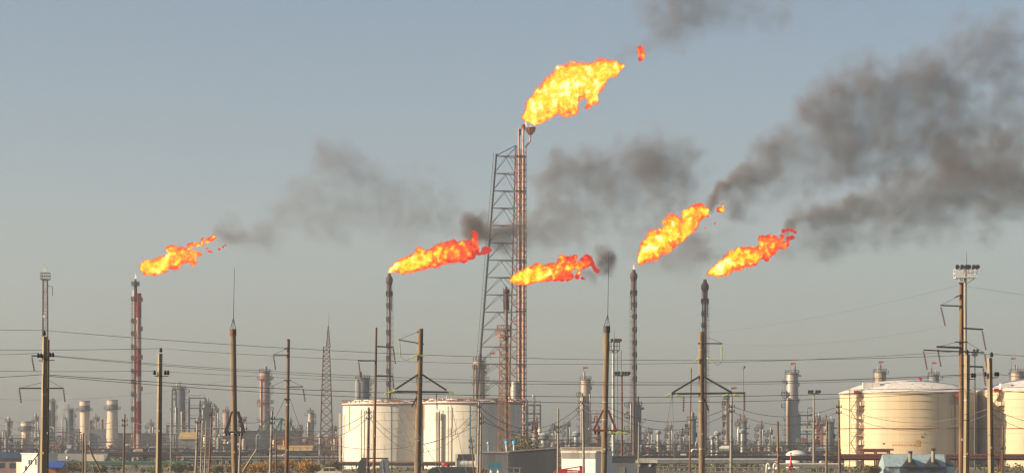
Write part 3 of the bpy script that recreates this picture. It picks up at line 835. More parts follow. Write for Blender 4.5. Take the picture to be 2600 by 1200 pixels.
arm(t, (1062,950), (1002,989), 4.6, name='brace'); arm(t, (1072,950), (1134,990), 4.6, name='brace')
arm(t, (1060,1004), (1046,1032), 3.6, name='brace')
string(t, (975,1000), (1008,990), 'green_ins', 3.0, -0.3, 10); string(t, (1139,993), (1153,997), 'green_ins', 3.0, -0.3, 7)
string(t, (1108,998), (1110,1039), 'brown_ins', 2.4)
t.add('guy_wire', MB().cyl(t.p(992,996,-0.2), (t.x(1068), -6, t.z(1180)), 0.6*t.s, n=4), M['wire'])
t.add('guy_wire', MB().cyl(t.p(998,997,-0.2), (t.x(1128), -8, t.z(1200)), 0.6*t.s, n=4), M['wire'])
t.add('guy_wire', MB().cyl(t.p(1139,1000,-0.2), (t.x(1190), -8, t.z(1205)), 0.6*t.s, n=4), M['wire'])
t = pole('thick braced concrete pole overlapping the rightmost flare stack', 1780.5, 842, 1782, 14, 15.5, 266, M['concrete_dark'])
arm(t, (1772,871), (1834,872), 3.0); tie(t, (1798,856), (1832,870)); string(t, (1832,877), (1832,915), 'green_ins', 2.4)
string(t, (1763,918), (1774,910), 'green_ins', 2.6, -0.3, 6); string(t, (1794,908), (1814,917), 'green_ins', 2.6, -0.3, 8)
t.add('jumper_wire', MB().tube([t.p(1814,917,-0.2), t.p(1818,927,-0.2), t.p(1826,925,-0.2), t.p(1832,916,-0.2)], 0.55*t.s, 4), M['wire'])
arm(t, (1705,999), (1892,997), 5.0)
arm(t, (1776,955), (1706,997), 4.6, name='brace'); arm(t, (1786,955), (1858,996), 4.6, name='brace'); arm(t, (1788,1010), (1799,1042), 4.0, name='brace')
string(t, (1688,1006), (1703,1000), 'green_ins', 3.0, -0.3, 7); string(t, (1715,1001), (1733,1007), 'green_ins', 3.0, -0.3, 8)
string(t, (1833,1006), (1848,1001), 'green_ins', 3.0, -0.3, 7); string(t, (1862,1000), (1879,1006), 'green_ins', 3.0, -0.3, 8)
string(t, (1736,1004), (1735,1044), 'brown_ins', 2.5); string(t, (1890,1000), (1890,1041), 'brown_ins', 2.5)
t.add('guy_wire', MB().cyl(t.p(1706,1002,-0.2), (t.x(1670), -9, t.z(1130)), 0.55*t.s, n=4), M['wire'])
t.add('guy_wire', MB().cyl(t.p(1707,1002,-0.2), (t.x(1698), -9, t.z(1160)), 0.55*t.s, n=4), M['wire'])
t = pole('dark wooden pole with many staggered crossarms before the yellowish tank', 2441, 718, 2441, 10.5, 14, 190, M['wood'])
arm(t, (2387,775), (2440,777), 3.2); string(t, (2388,779), (2399,827), 'brown_ins', 2.6, n=11); tie(t, (2432,752), (2390,774)); arm(t, (2424,755),(2440,748),2.8,name='stay_clamp'); arm(t,(2434,719),(2446,719),3.5,name='pole_cap')
arm(t, (2446,833), (2495,836), 4.0); string(t, (2493,840), (2502,888), 'brown_ins', 2.6, n=11)
arm(t, (2377,880), (2436,882), 5.0); string(t, (2380,886), (2388,930), 'brown_ins', 2.6, n=10)
arm(t, (2344,888), (2498,895), 3.2); string(t, (2344,891), (2353,938), 'brown_ins', 2.6, n=11); string(t, (2499,898), (2506,938), 'brown_ins', 2.6, n=10)
tie(t, (2432,867), (2380,880)); tie(t, (2452,867), (2496,893)); arm(t,(2424,868),(2456,868),3,name='stay_clamp')
arm(t, (2446,929), (2496,931), 4.0); string(t, (2495,934), (2501,978), 'brown_ins', 2.6, n=10)

# round poles with lightning rods
for lab, xt, yt, xb, wt, wb, D, apx, apy, rx, ry, br, col in (
    ('thick round pole with lightning rod and triangular bracket left of the wooden pole', 591.5, 836, 596, 15, 15.5, 270, 592.5, 807, 595.5, 680, (1043,1096,571,621), 'dark_steel'),
    ('thick round pole with lightning rod and rusty triangular bracket beside the white kiosk', 1540.5, 828, 1533, 15, 15, 272, 1543, 798, 1546, 640, (1040,1092,1506,1566), 'rust_red')):
    t = pole(lab, xt, yt, xb, wt, wb, D, M['concrete_dark'])
    t.add('collar', MB().cyl(t.p(xt+0.2,yt+16), t.p(xt,yt-1), 8.6*t.s, n=14), M['rust_steel'] if col == 'dark_steel' else M['dark_steel'])
    for q in (-7, 0, 7):
        t.add('rod_stay', MB().cyl(t.p(xt+q,yt,-0.1 if q==0 else 0.1), t.p(apx,apy), 0.9*t.s, n=5), M['dark_steel'])
    t.add('lightning_rod', MB().cyl(t.p(apx,apy+4), t.p(rx,ry), 0.85*t.s, 0.5*t.s, 6), M['dark_steel'])
    y0, y1, x0, x1 = br; xm = (x0+x1)/2+2
    for yy in (-0.9, 0.9):
        arm(t, (xm-6,y0), (x0+2,y1-2), 4.2, col, yy*0.7, 'brace'); arm(t, (xm+6,y0), (x1-2,y1-2), 4.2, col, yy*0.7, 'brace')
        arm(t, (x0,y1), (x1,y1), 4.6, col, yy*0.7, 'crossarm')
    for xx in (x0+5, x0+13, x1-5, x1-12):
        t.add('insulator_cap', MB().cyl(t.p(xx,y1+2,-0.6), t.p(xx,y1+10,-0.6), 3.2*t.s, 2.2*t.s, 8), M['black'])
    if col == 'rust_red':
        string(t, (1545,1095), (1575,1101), 'green_ins', 2.8, -0.7, 10); string(t, (1562,1089), (1607,1096), 'green_ins', 2.8, 0.5, 14); string(t, (1566,1096),(1592,1101),'green_ins',2.8,-0.2,9)

# small street-side poles
for lab, xt, yt, xb, wt, wb, D, m, bar in (
    ('thin brown pole with strung cables right of the two cream chimneys', 317, 1050, 313, 4, 6, 310, 'wood', (1066,1078)),
    ('short dark post, left leg of the propped pair by the bushes', 212, 1098, 210, 4, 5, 300, 'wood', None),
    ('pale post, right leg of the propped pair by the bushes', 217.5, 1105, 217, 4, 5, 300, 'pale_pole', None),
    ('thin post leftmost in the cluster before the blue-grey column', 502, 1059, 497, 5, 6.5, 300, 'pale_pole', (1070,)),
    ('slim grey post second in the cluster before the blue-grey column', 513, 1072, 510, 3, 4, 330, 'pale_pole', None),
    ('slim pale post third in the cluster before the blue-grey column', 524, 1068, 520, 3, 4, 335, 'pale_pole', None),
    ('tallest post, rightmost in the cluster before the blue-grey column', 538, 1036, 531, 4, 5.5, 300, 'wood', (1052,)),
    ('short post touching the thick round pole with black bracket', 613, 1056, 608, 5, 7, 290, 'pale_pole', (1070,1080)),
    ('pale post carrying cables between the green truss and autumn bushes', 691, 1042, 686, 5, 7, 290, 'pale_pole', (1060,1072)),
    ('short brown post just left of the wooden pole', 702, 1100, 700, 3, 4.5, 320, 'wood', None),
    ('tall thin post rising beside the blue-grey column pipes', 436, 979, 432.5, 2.5, 3.5, 420, 'pale_pole', None),
    ('brown cable post in front of the lit side of the left cream tank', 936, 1033, 933, 5, 7, 290, 'wood', (1045,1060)),
    ('taller post of the twin pale posts before the right cream tank', 1216.5, 1017, 1213.5, 5, 6.5, 285, 'pale_pole', (1030,)),
    ('shorter post of the twin pale posts before the right cream tank', 1221.5, 1045, 1220, 4, 5.5, 287, 'pale_pole', (1060,1072)),
    ('pale post at the corner of the dark slate building', 1417.5, 1036, 1417, 4.5, 6.5, 300, 'pale_pole', (1082,1094)),
    ('pale post overlapping the silver column behind the white kiosk', 1480, 1005, 1482, 5.5, 6.5, 300, 'pale_pole', (1020,)),
    ('short post beside the base of the grey flare column', 1622, 1070, 1621, 3, 4, 420, 'pale_pole', None),
    ('slim dark post with lamps in front of the middle vessel', 1755, 934, 1751, 3, 5, 500, 'wood', None),
    ('tall pale cable post right of the braced concrete pole', 1858, 1005, 1856, 5, 8, 290, 'pale_pole', (1030,1042)),
    ('short wooden post left of the tall silver column', 1975, 1069, 1976, 5, 6.5, 300, 'wood', None),
    ('greenish post between floodlight mast and the yellowish tank', 2100, 1066, 2098, 5, 7, 300, 'concrete_dark', None),
    ('dark brown cable post at the edge of the yellowish tank', 2129.5, 1015, 2132, 5, 7, 290, 'wood', (1031,1046)),
    ('thin brown post in front of the cut-off yellowish tank', 2546.5, 1078, 2545, 4, 5.5, 300, 'wood', (1136,)),
    ('small dark post with bent brackets before the right cream tank', 1197, 1109, 1203, 3, 4, 420, 'wood', (1118,1134)),
    ):
    t = pole(lab, xt, yt, xb, wt, wb, D, M[m], name='utility_post')
    if bar:
        for b in bar:
            br_ = arm(t, (xt-7,b+2), (xt+7,b+2), 1.6, 'dark_steel', -0.12)
            for q in (-6, 6):
                t.add('spool_insulator', MB().cyl(t.p(xt+q,b+2,-0.12), t.p(xt+q,b-4,-0.12), 1.6*t.s, 1.1*t.s, 7), M['dark_steel'], br_)
for lab, a, b, D, m in (
    ('slanting prop post rising beside the pale gable roof', (222,1128), (257,1200), 300, 'wood'),
    ('slanting pale prop post among the autumn bushes', (652,1139), (614,1200), 290, 'pale_pole')):
    s = D/F; gy = HOR+H/s; k = (gy-a[1])/(b[1]-a[1]); xg = a[0]+(b[0]-a[0])*k
    t = T('prop_post', xg, D, lab, 'post', 'utility poles')
    t.add('shaft', MB().cyl((0,0,0), t.p(*a), 2.6*s, 2.2*s, 8), M[m])
    t.add('foot_block', MB().box(-0.25,0.25,-0.25,0.25,0,0.2), M['concrete'])

# ------------------------------------------------------------------ wires
def wire(lab, a, b, Da, Db, sag, rpx, group):
    pa = Vector(((a[0]-CX)/F*Da, Da, H+(HOR-a[1])/F*Da)); pb = Vector(((b[0]-CX)/F*Db, Db, H+(HOR-b[1])/F*Db))
    D = (Da+Db)/2; n = 28
    pts = []
    for i in range(n+1):
        f = i/n; p = pa.lerp(pb, f); p.z -= 4*sag*f*(1-f)*D/F
        pts.append(tuple(p - pa))
    o = MB().tube(pts, rpx*0.8*D/F, 5).build('overhead_wire', M['wire'])
    o.location = pa
    tag(o, lab, 'wire', group)
g1 = 'long overhead wires across the scene'
wire('topmost overhead wire spanning from far left concrete pole to the right edge', (113,838), (2517,898), 96, 108, 40, 0.72, g1)
wire('second overhead wire from the top, between the two concrete line poles', (409,884), (2455,890), 115, 112, 37, 0.72, g1)
wire('third overhead wire down, upper of a close pair', (131,902), (2501,947), 96, 108, 42, 0.65, g1)
wire('fourth overhead wire down, lower of the close pair', (423,943), (2470,950), 115, 112, 28, 0.65, g1)
wire('overhead wire just under the close pair', (135,904), (2529,949), 96, 108, 47, 0.6, g1)
wire('thick dark overhead cable, upper of the lowest long pair', (112,950), (2452,986), 96, 112, 36, 0.95, g1)
wire('thick dark overhead cable, lower of the lowest long pair', (112,953), (2450,993), 96, 112, 46, 0.85, g1)
g2 = 'wires leaving the frame past the end poles'
wire('top wire leaving the picture past the far left concrete pole', (-80,834), (113,838), 92, 96, 1, 0.7, g2)
wire('upper middle wire running flat from the left edge to the second pole', (-80,887), (409,884), 110, 115, 2, 0.7, g2)
wire('wire leaving left from the side insulator of the far left pole', (-80,901), (98,896), 92, 96, 1, 0.7, g2)
wire('lower wire running flat from the left edge to the second pole', (-80,940), (393,941), 110, 115, 2, 0.65, g2)
wire('lowest thick cable entering at the left edge', (-80,960), (110,950), 92, 96, 1, 0.9, g2)
wire('top wire leaving right from the pole before the cut-off tank', (2517,898), (2680,906), 108, 110, 1, 0.7, g2)
wire('middle wire leaving right across the cut-off tank', (2533,949), (2680,965), 108, 110, 1, 0.7, g2)
wire('lower wire leaving right across the cut-off tank', (2470,985), (2680,1000), 112, 114, 1, 0.7, g2)
g3 = 'sagging cables between the street-side posts'
nodes = [(-60,1040,320),(317,1064,310),(613,1071,290),(691,1060,290),(936,1045,290),(1216,1030,285),(1480,1022,300),(1540,1030,280),(1858,1030,290),(2130,1030,290),(2515,1034,280),(2700,1080,290)]
where = ['at the far left edge','between the brown pole and the thick round pole','left of the green truss','between the truss and the left cream tank','across the two cream tanks',
         'above the dark slate building','between silver column and round pole','beside the braced concrete pole','before the tall silver column','across the yellowish tank','across the cut-off tank']
sags = [30, 22, 6, 42, 88, 62, 4, 40, 27, 40, 12]
for i in range(len(nodes)-1):
    a, b = nodes[i], nodes[i+1]
    wire('upper sagging cable '+where[i], a[:2], b[:2], a[2], b[2], sags[i], 0.85, g3)
    wire('lower sagging cable '+where[i], (a[0],a[1]+13), (b[0],b[1]+13), a[2], b[2], sags[i]+8, 0.8, g3)
wire('third deepest sagging cable across the two cream tanks', (700,1080), (1220,1075), 290, 287, 62, 0.8, g3)
wire('cable hanging above the dark slate building, tied to its corner post', (1221,1065), (1417,1085), 287, 300, 22, 0.8, g3)
g4 = 'thin far wires in the right sky'
wire('faint wire rising to the top of the many-armed pole', (1781,845), (2441,722), 266, 190, 14, 0.32, g4)
wire('faint wire rising to the left arm of the many-armed pole', (1832,872), (2399,828), 266, 190, 18, 0.32, g4)
wire('faint wire leaving right from the top of the many-armed pole', (2441,724), (2700,760), 190, 200, 2, 0.32, g4)
wire('faint wire from the wooden pole to the left edge', (-60,1010), (696,938), 200, 215, 30, 0.25, g4)
# ------------------------------------------------------------------ process columns and chimneys
def column(px, w, top, D, m, label, plats=(), flag=None, side=-1, pipe=None, name='process_column', cat='process column', crown=True, skirt=None, group='process columns'):
    t = T(name, px, D, label, cat, group)
    r = w*t.s/2; z1 = t.z(top); rg = random.Random(int(px))
    t.add('shell', MB().lathe([(r,0),(r,z1-r*0.5),(r*0.92,z1-r*0.22),(r*0.7,z1-r*0.05),(r*0.3,z1+r*0.05),(0.1,z1+r*0.07)], 28), M[m])
    k = z1*0.12
    while k < z1-1.5:
        t.add('shell_band', MB().lathe([(r-0.02,k-0.13),(r+0.05,k-0.10),(r+0.05,k+0.10),(r-0.02,k+0.13)], 28), M[m]); k += rg.uniform(2.6,4.2)
    if crown:
        ring_platform(t, z1-r*0.25, r*1.12, M['grey_steel'])
        for q in range(3):
            a = rg.uniform(0,6.28)
            t.add('top_nozzle', MB().cyl((r*0.5*math.cos(a),r*0.5*math.sin(a),z1-r*0.2),(r*0.5*math.cos(a),r*0.5*math.sin(a),z1+rg.uniform(1.2,2.4)),0.22,n=7), M[rg.choice(['light_steel','grey_steel','rust_steel'])])
    for py in plats:
        zz = t.z(py); x = side*r*0.75
        pl = t.add('platform', MB().box(min(x,x+side*r*1.0),max(x,x+side*r*1.0),-r*0.9,r*0.3,zz-0.14,zz), M['grey_steel'])
        mb = MB(); xo = x+side*r*1.0
        for q in range(4):
            yy = -r*0.9+r*1.2*q/3
            mb.beam((xo,yy,zz),(xo,yy,zz+1.1),0.14)
        for q in range(4):
            mb.beam((x+(xo-x)*q/3,-r*0.9,zz),(x+(xo-x)*q/3,-r*0.9,zz+1.1),0.14)
        mb.beam((x,-r*0.9,zz+1.1),(xo,-r*0.9,zz+1.1),0.14); mb.beam((xo,-r*0.9,zz+1.1),(xo,r*0.3,zz+1.1),0.14)
        mb.beam((side*r,-r*0.5,zz-1.4),(xo,-r*0.5,zz-0.1),0.1)
        t.add('handrail', mb, M['grey_steel'], pl)
    ladder(t, side*(r+0.3), -0.3, 0.3, z1, M['grey_steel'], cage=True)
    hh = z1*0.30
    while hh < z1-1.0:                                    # nozzles, manways, small landings and instrument boxes up the side
        sd = rg.choice((-1,1)); q = rg.random(); a = rg.uniform(-0.9,0.35)
        cx0, cy0 = sd*r*math.cos(a), -abs(r*math.sin(a)) if a < 0 else r*math.sin(a)
        if q < 0.40:
            L_ = rg.uniform(0.6,1.5)
            t.add('landing', MB().box(min(sd*r*0.8,sd*(r+L_)),max(sd*r*0.8,sd*(r+L_)),-r*0.7,r*0.2,hh-0.15,hh+0.05), M['dark_steel'])
            t.add('landing_rail', MB().box(sd*(r+L_)-0.06,sd*(r+L_)+0.06,-r*0.7,r*0.2,hh+0.35,hh+1.1), M['grey_steel'])
        elif q < 0.75:
            t.add('nozzle', MB().cyl((cx0*0.9,cy0,hh),(cx0+sd*rg.uniform(0.5,1.1),cy0,hh),rg.uniform(0.18,0.4),n=8), M[rg.choice(['light_steel','rust_steel','grey_clad'])])
        else:
            t.add('instrument_box', MB().box(cx0-0.4,cx0+0.4,cy0-0.4,cy0+0.4,hh,hh+rg.uniform(0.8,1.6)), M[rg.choice(['grey_steel','cream_wall','dark_steel'])])
        hh += rg.uniform(0.9,2.2)
    if pipe:
        for (ppx, pw, ptop, pm) in pipe:
            rr = pw*t.s/2; x = t.x(ppx)
            t.add('side_pipe', MB().tube([(x,-r*0.8-rr,0),(x,-r*0.8-rr,t.z(ptop)-rr*2),(x*0.9,-r*0.7-rr,t.z(ptop)-rr*0.4),(x*0.6,-r*0.4,t.z(ptop))], rr, 10), M[pm])
    if flag:
        fx, fy = flag; fx -= 1
        t.add('flag_mast', MB().cyl((t.x(fx)-1.2,0,z1-0.2),(t.x(fx)-1.2,0,t.z(fy)+0.4),0.07,n=5), M['grey_steel'])
        t.add('flag', MB().prism([(t.x(fx)-1.2,t.z(fy)+0.35),(t.x(fx)-0.1,t.z(fy)+0.4),(t.x(fx)+0.8,t.z(fy)+0.05),(t.x(fx)+0.1,t.z(fy)-0.2),(t.x(fx)-1.2,t.z(fy)-0.3)],-0.03,0.03), M['red'])
    return t
column(921, 33, 957, 960, 'blue_grey', 'stout grey column behind the left cream tank', (972,), None, 1, ((906,4,962,'light_steel'),(913,3.5,968,'grey_steel')))
t = column(1217, 28, 912, 960, 'silver_warm', 'silver column behind the right cream tank with platforms and red flag', (935,965,988), (1255,897), 1, ((1203,5,925,'grey_steel'),))
ring_platform(t, t.z(934), 18*t.s, M['dark_steel'])
column(1307.5, 23, 967, 800, 'silver', 'shiny silver drum between the orange lattice tower and pipes', (), None, 1, None, crown=False)
column(1487, 26, 960, 1000, 'silver_warm', 'silver warm-lit column behind the white kiosk with flag on top', (1004,1042), (1491,933.5), -1, ((1477,8,1004,'silver_warm'),(1497,3,1000,'light_steel')))
column(1613, 31, 1024, 900, 'blue_grey', 'squat grey column at the foot of the slim flare stack', (1030,1058,1090), None, -1, ((1601,4,1022,'light_steel'),))
column(1757, 20, 1062, 880, 'grey_clad', 'grey vessel behind the slim dark post', (1085,1100), None, -1, None)
column(1845, 13, 1010, 940, 'silver_warm', 'narrow cream column hidden half by the tall pale cable post', (1026,1064,1100), (1868,985), -1, None)
column(1885, 22, 1068, 930, 'grey_clad', 'grey twin vessel left of the short wooden post', (1078,), None, -1, ((1874,8,1084,'light_steel'),))
column(2011.5, 31, 944, 960, 'silver', 'tallest silver column on the right with red flag', (1003,1033), (2018,923), -1, ((1999,8,1010,'silver_warm'),))
column(2104, 28, 1068, 930, 'grey_clad', 'grey column just left of the yellowish tank', (1075,1098), None, -1, None)
column(2235, 30, 940, 1050, 'silver_warm', 'column top with flag showing above the tank roof on its left', (), (2241,919), -1, None)
column(2371, 26, 948, 1050, 'grey_clad', 'small column top showing above the middle of the domed roof', (), (2376,921), -1, None)
column(2583, 34, 940, 1050, 'silver_warm', 'column top showing above the cut-off tank roof', (), (2577,910), -1, None)
# left plant
column(456, 28, 982, 1150, 'blue_grey', 'tall blue-grey column with white elbows beside the truss frame', (995,1020,1045), None, 1, ((439,5,985,'grey_clad'),(448,4,1030,'light_steel'),(463,5,1045,'silver_warm')))
column(525, 22, 1022, 1150, 'grey_clad', 'grey column just right of the truss frame', (1030,1050), None, 1, ((517,4,1035,'silver_warm'),))
t = column(672, 25, 940, 1150, 'brick_pink', 'pinkish ringed tower standing behind the green truss', (962,985,1022,1040), None, 1, ((664,3,960,'orange_steel'),))
ring_platform(t, t.z(962), 19*t.s, M['rust_red']); ring_platform(t, t.z(1022), 19*t.s, M['rust_red'])
column(574, 15, 1044, 1200, 'brick_pink', 'short pinkish tower left of the thick round pole', (1052,), None, 1, None)
column(789, 15, 1046, 1100, 'silver_warm', 'small silver vessel tower left of the lattice mast', (1058,1075), None, 1, ((783,5,1070,'silver'),))
column(132, 16, 1018, 1200, 'blue_grey', 'dark grey column showing right of the leftmost poles', (1035,1062), None, 1, ((126,3,1040,'grey_clad'),))
column(20, 13, 1068, 1150, 'blue_grey', 'dark column at the far left edge of the plant', (1075,), None, 1, ((9,4,1092,'silver_warm'),(2,4,1092,'silver_warm')))
column(176, 20, 1038, 1200, 'blue_grey', 'smoky dark tower wrapped in steam', (1058,), None, 1, ((160,5,1060,'silver_warm'),))

def chimney(px, w, top, plat, D, label, m, wb):
    t = T('chimney', px, D, label, 'chimney', 'wide plant chimneys')
    r = w*t.s/2; rb = wb*t.s/2; zt, zp = t.z(top), t.z(plat)
    t.add('shaft', MB().cyl((0,0,0),(0,0,zp), rb, r*0.93, 24), M[m])
    t.add('dark_collar', MB().cyl((0,0,zp+0.05),(0,0,zp+(zt-zp)*0.55), r, r, 24), M['dark_band'])
    t.add('upper_collar', MB().cyl((0,0,zp+(zt-zp)*0.55),(0,0,zt), r, r*0.97, 24), M[m])
    t.add('rim', MB().lathe([(r*0.85,zt-0.1),(r*1.02,zt-0.1),(r*1.02,zt+0.3),(r*0.85,zt+0.3)], 24), M['grey_clad'])
    ring_platform(t, zp, r*1.45, M['dark_steel'])
    ladder(t, -r*0.9, -r*0.5, 0.4, zt, M['rust_steel'], cage=True)
    return t
chimney(215, 27, 1018, 1041, 1250, 'wide cream chimney with dark collar, left of the two', 'stack_cream', 26)
chimney(285, 29, 1016, 1038, 1250, 'wide cream chimney with dark collar and lattice ladder, right of the two', 'stack_cream', 33)
chimney(66, 27, 1071, 1091, 1150, 'low wide chimney near the far left edge', 'stack_cream', 22)

# mushroom-headed vessels
for px, w, top, D, lab in ((1380,28,1096,800,'mushroom-shaped vessel with blue conical lid right of the tanks'),(1463,22,1092,900,'mushroom-shaped vessel with pale conical lid left of the silver column'),
                           (1671,15,1090,850,'small mushroom vent on a ringed stem in the low plant'),(1808,14,1104,820,'slimmer of the two mushroom vessels by the braced pole'),(1821,19,1092,820,'wider of the two mushroom vessels by the braced pole'),
                           (813,14,1100,800,'blue-hooded vent vessel left of the lattice mast'),(1885,18,1086,760,'mushroom vessel in front of the grey twin vessel')):
    t = T('vent_vessel', px, D, lab, 'vessel', 'mushroom vent vessels')
    r = w*t.s/2; z1 = t.z(top)
    t.add('stem', MB().cyl((0,0,0),(0,0,z1-r*1.3), r*0.55, r*0.5, 14), M['light_steel'])
    t.add('head', MB().lathe([(r*0.5,z1-r*1.5),(r,z1-r*1.2),(r,z1-r*0.55)], 18), M['grey_clad'])
    t.add('lid', MB().lathe([(r*1.05,z1-r*0.55),(r*0.5,z1-r*0.2),(0.1,z1)], 18), M['pale_teal'])
    ring_platform(t, z1*0.55, r*0.95, M['grey_steel'])

# ------------------------------------------------------------------ steel process frames
def process_unit(px0, px1, top, D, label, seed, levels=3, fm='grey_steel', pal=('light_steel','grey_clad','silver_warm','rust_steel','white','blue_grey','cream_wall'), dens=1.0, name='process_unit'):
    rg = random.Random(seed)
    t = T(name, (px0+px1)/2, D, label, 'process unit', 'steel process frames')
    w = (px1-px0)*t.s; z1 = t.z(top); dp = min(10.0, max(4.0, w*0.4))
    nb = max(1, int(round(w/6.0)))
    for i in range(nb+1):
        x = -w/2+w*i/nb
        for y in (-dp/2, dp/2):
            t.add('post', MB().beam((x,y,0),(x,y,z1*rg.uniform(0.86,1.0)),0.42), M[fm])
    for l in range(1, levels+1):
        zz = z1*l/levels*0.94
        for y in (-dp/2, dp/2):
            t.add('beam', MB().beam((-w/2,y,zz),(w/2,y,zz),0.42), M[fm])
        if rg.random() < 0.8:
            x0 = rg.uniform(-w/2,0); x1 = rg.uniform(0,w/2)
            t.add('deck', MB().box(x0,x1,-dp/2,dp/2,zz+0.18,zz+0.26), M[rg.choice(['grey_steel','rust_steel','dark_steel'])])
        mb = MB(); n = int(w/1.8)
        for q in range(n+1):
            mb.beam((-w/2+w*q/max(n,1),-dp/2,zz),(-w/2+w*q/max(n,1),-dp/2,zz+1.1),0.12)
        mb.beam((-w/2,-dp/2,zz+1.1),(w/2,-dp/2,zz+1.1),0.14)
        t.add('handrail', mb, M[fm])
    for i in range(nb):
        x0, x1 = -w/2+w*i/nb, -w/2+w*(i+1)/nb
        if rg.random() < 0.6:
            l = rg.randrange(levels)
            t.add('brace', MB().beam((x0,-dp/2,z1*l/levels*0.94),(x1,-dp/2,z1*(l+1)/levels*0.94),0.2), M[fm])
    for q in range(int(w*0.75*dens)+2):
        x = rg.uniform(-w/2,w/2); y = rg.uniform(-dp/2-1.5,dp/2); kind = rg.random(); m = M[rg.choice(pal)]
        if kind < 0.30:
            hh = z1*rg.uniform(0.35,1.05); r = rg.uniform(0.35,1.0)
            t.add('vertical_vessel', MB().lathe([(r*0.6,0),(r*0.6,hh*0.15),(r,hh*0.2),(r,hh*0.9),(r*0.6,hh*0.97),(0.1,hh)], 12, (x,y,0)), m)
        elif kind < 0.55:
            ln = rg.uniform(1.5,4.5); r = rg.uniform(0.35,0.9); zz = rg.choice([z1*0.33,z1*0.62,1.2])+r
            mb = MB(); mb.cyl((x-ln/2,y,zz),(x+ln/2,y,zz),r,n=12); mb.cyl((x-ln/2-r*0.4,y,zz),(x-ln/2,y,zz),r*0.5,r,12); mb.cyl((x+ln/2,y,zz),(x+ln/2+r*0.4,y,zz),r,r*0.5,12)
            t.add('horizontal_drum', mb, m)
        elif kind < 0.85:
            hh = z1*rg.uniform(0.5,1.12); r = rg.uniform(0.14,0.34); dx = rg.uniform(-2.5,2.5)
            t.add('pipe_bend', MB().tube([(x,y,0),(x,y,hh-0.8),(x+dx*0.1,y,hh-0.2),(x+dx*0.4,y,hh),(x+dx,y,hh),(x+dx*1.2,y,hh-0.4),(x+dx*1.2,y,hh-1.5)], r, 7), m)
        else:
            b = rg.uniform(0.5,1.3)
            t.add('equipment_box', MB().box(x-b,x+b,y-b*0.6,y+b*0.6,z1*0.4,z1*0.4+b*1.2), m)
    return t
process_unit(480, 522, 1000, 1150, 'open grey truss frame between two columns in the left plant', 21, 6, dens=0.4)
process_unit(-20, 62, 1108, 1080, 'low tangled pipe frame at the far left edge', 1, 3)
process_unit(70, 126, 1088, 1090, 'pipe frame with white elbows left of the leftmost pole', 2, 4, dens=1.6)
process_unit(124, 205, 1092, 1090, 'dense dark frame below the steaming tower', 3, 4, dens=1.6)
process_unit(205, 300, 1118, 1000, 'low pipe frame under the two cream chimneys', 4, 2, dens=1.5)
process_unit(300, 430, 1110, 1020, 'low pipe frame around the foot of the banded flare', 5, 3, dens=1.3)
process_unit(425, 480, 1075, 1080, 'pipe frame around the blue-grey column', 6, 4, dens=1.6)
process_unit(505, 600, 1082, 1060, 'pipe frame behind the cluster of thin posts', 7, 4, dens=1.6)
process_unit(600, 700, 1108, 1000, 'dark low frame under the green truss', 8, 3, dens=1.3)
process_unit(690, 865, 1106, 1000, 'rusty low frame between wooden pole and left cream tank', 9, 3, fm='rust_steel', dens=1.2, pal=('orange_steel','rust_steel','light_steel','cream_wall'))
process_unit(1336, 1372, 1018, 820, 'tall tangled frame rising at the right side of the right cream tank', 10, 7, fm='grey_steel', dens=3.0)
process_unit(1340, 1450, 1112, 900, 'low frame behind the dark slate building', 12, 3, dens=1.3)
process_unit(1500, 1530, 1042, 960, 'grey truss frame right of the silver column', 13, 6, dens=1.0)
process_unit(1425, 1600, 1122, 860, 'low frame behind the white kiosk', 14, 3, dens=1.5)
process_unit(1630, 1760, 1124, 860, 'low dark frame between grey column and braced pole', 15, 3, dens=1.5)
process_unit(1770, 1920, 1126, 860, 'low dark frame right of the braced pole', 16, 3, dens=1.4)
process_unit(2030, 2066, 1046, 940, 'greenish open frame right of the tallest silver column', 17, 5, fm='green_steel', dens=1.2)
process_unit(2064, 2090, 1072, 940, 'reddish vessel frame behind the floodlight mast', 18, 4, fm='rust_red', dens=2.0, pal=('brick_pink','rust_red','grey_clad'))
process_unit(1910, 2130, 1128, 880, 'low dark frame at the foot of the tallest silver column', 19, 3, dens=1.3)

for px, w, tp, D_, m_, lab in ((1405,13,1086,1050,'grey_clad','small hazy column right of the blue-lidded vessel'),(1440,16,1076,1080,'blue_grey','hazy column left of the silver column behind the kiosk'),(1555,14,1082,1050,'grey_clad','small hazy column between the two slim masts'),
        (1648,16,1094,1000,'grey_clad','short hazy column right of the grey flare column'),(1700,14,1084,1060,'grey_clad','hazy column between the guy wires of the braced pole'),(1728,18,1100,1000,'blue_grey','squat hazy column left of the slim dark post'),
        (1930,16,1082,1060,'grey_clad','hazy column left of the short wooden post'),(1955,13,1096,1040,'grey_clad','thin hazy column beside the short wooden post'),(2075,15,1060,1080,'brick_pink','pinkish hazy column right of the floodlight mast'),
        (245,14,1062,1300,'grey_clad','hazy grey column between the two cream chimneys'),(383,16,1076,1250,'grey_clad','hazy column left of the second concrete pole'),(548,14,1040,1220,'grey_clad','hazy column right of the truss frame cluster'),(618,15,1062,1250,'blue_grey','hazy blue-grey column right of the thick round pole'),
        (735,14,1070,1200,'grey_clad','hazy column directly behind the wooden pole'),(762,13,1084,1180,'grey_clad','short hazy column right of the green truss'),(848,15,1086,1150,'blue_grey','hazy column just left of the cream tank edge'),(92,12,1062,1250,'grey_clad','hazy column left of the leftmost poles')):
    column(px, w, tp, D_, m_, lab, (tp+10,tp+26), None, -1, ((px+w*0.4,3,tp+8,'light_steel'),))
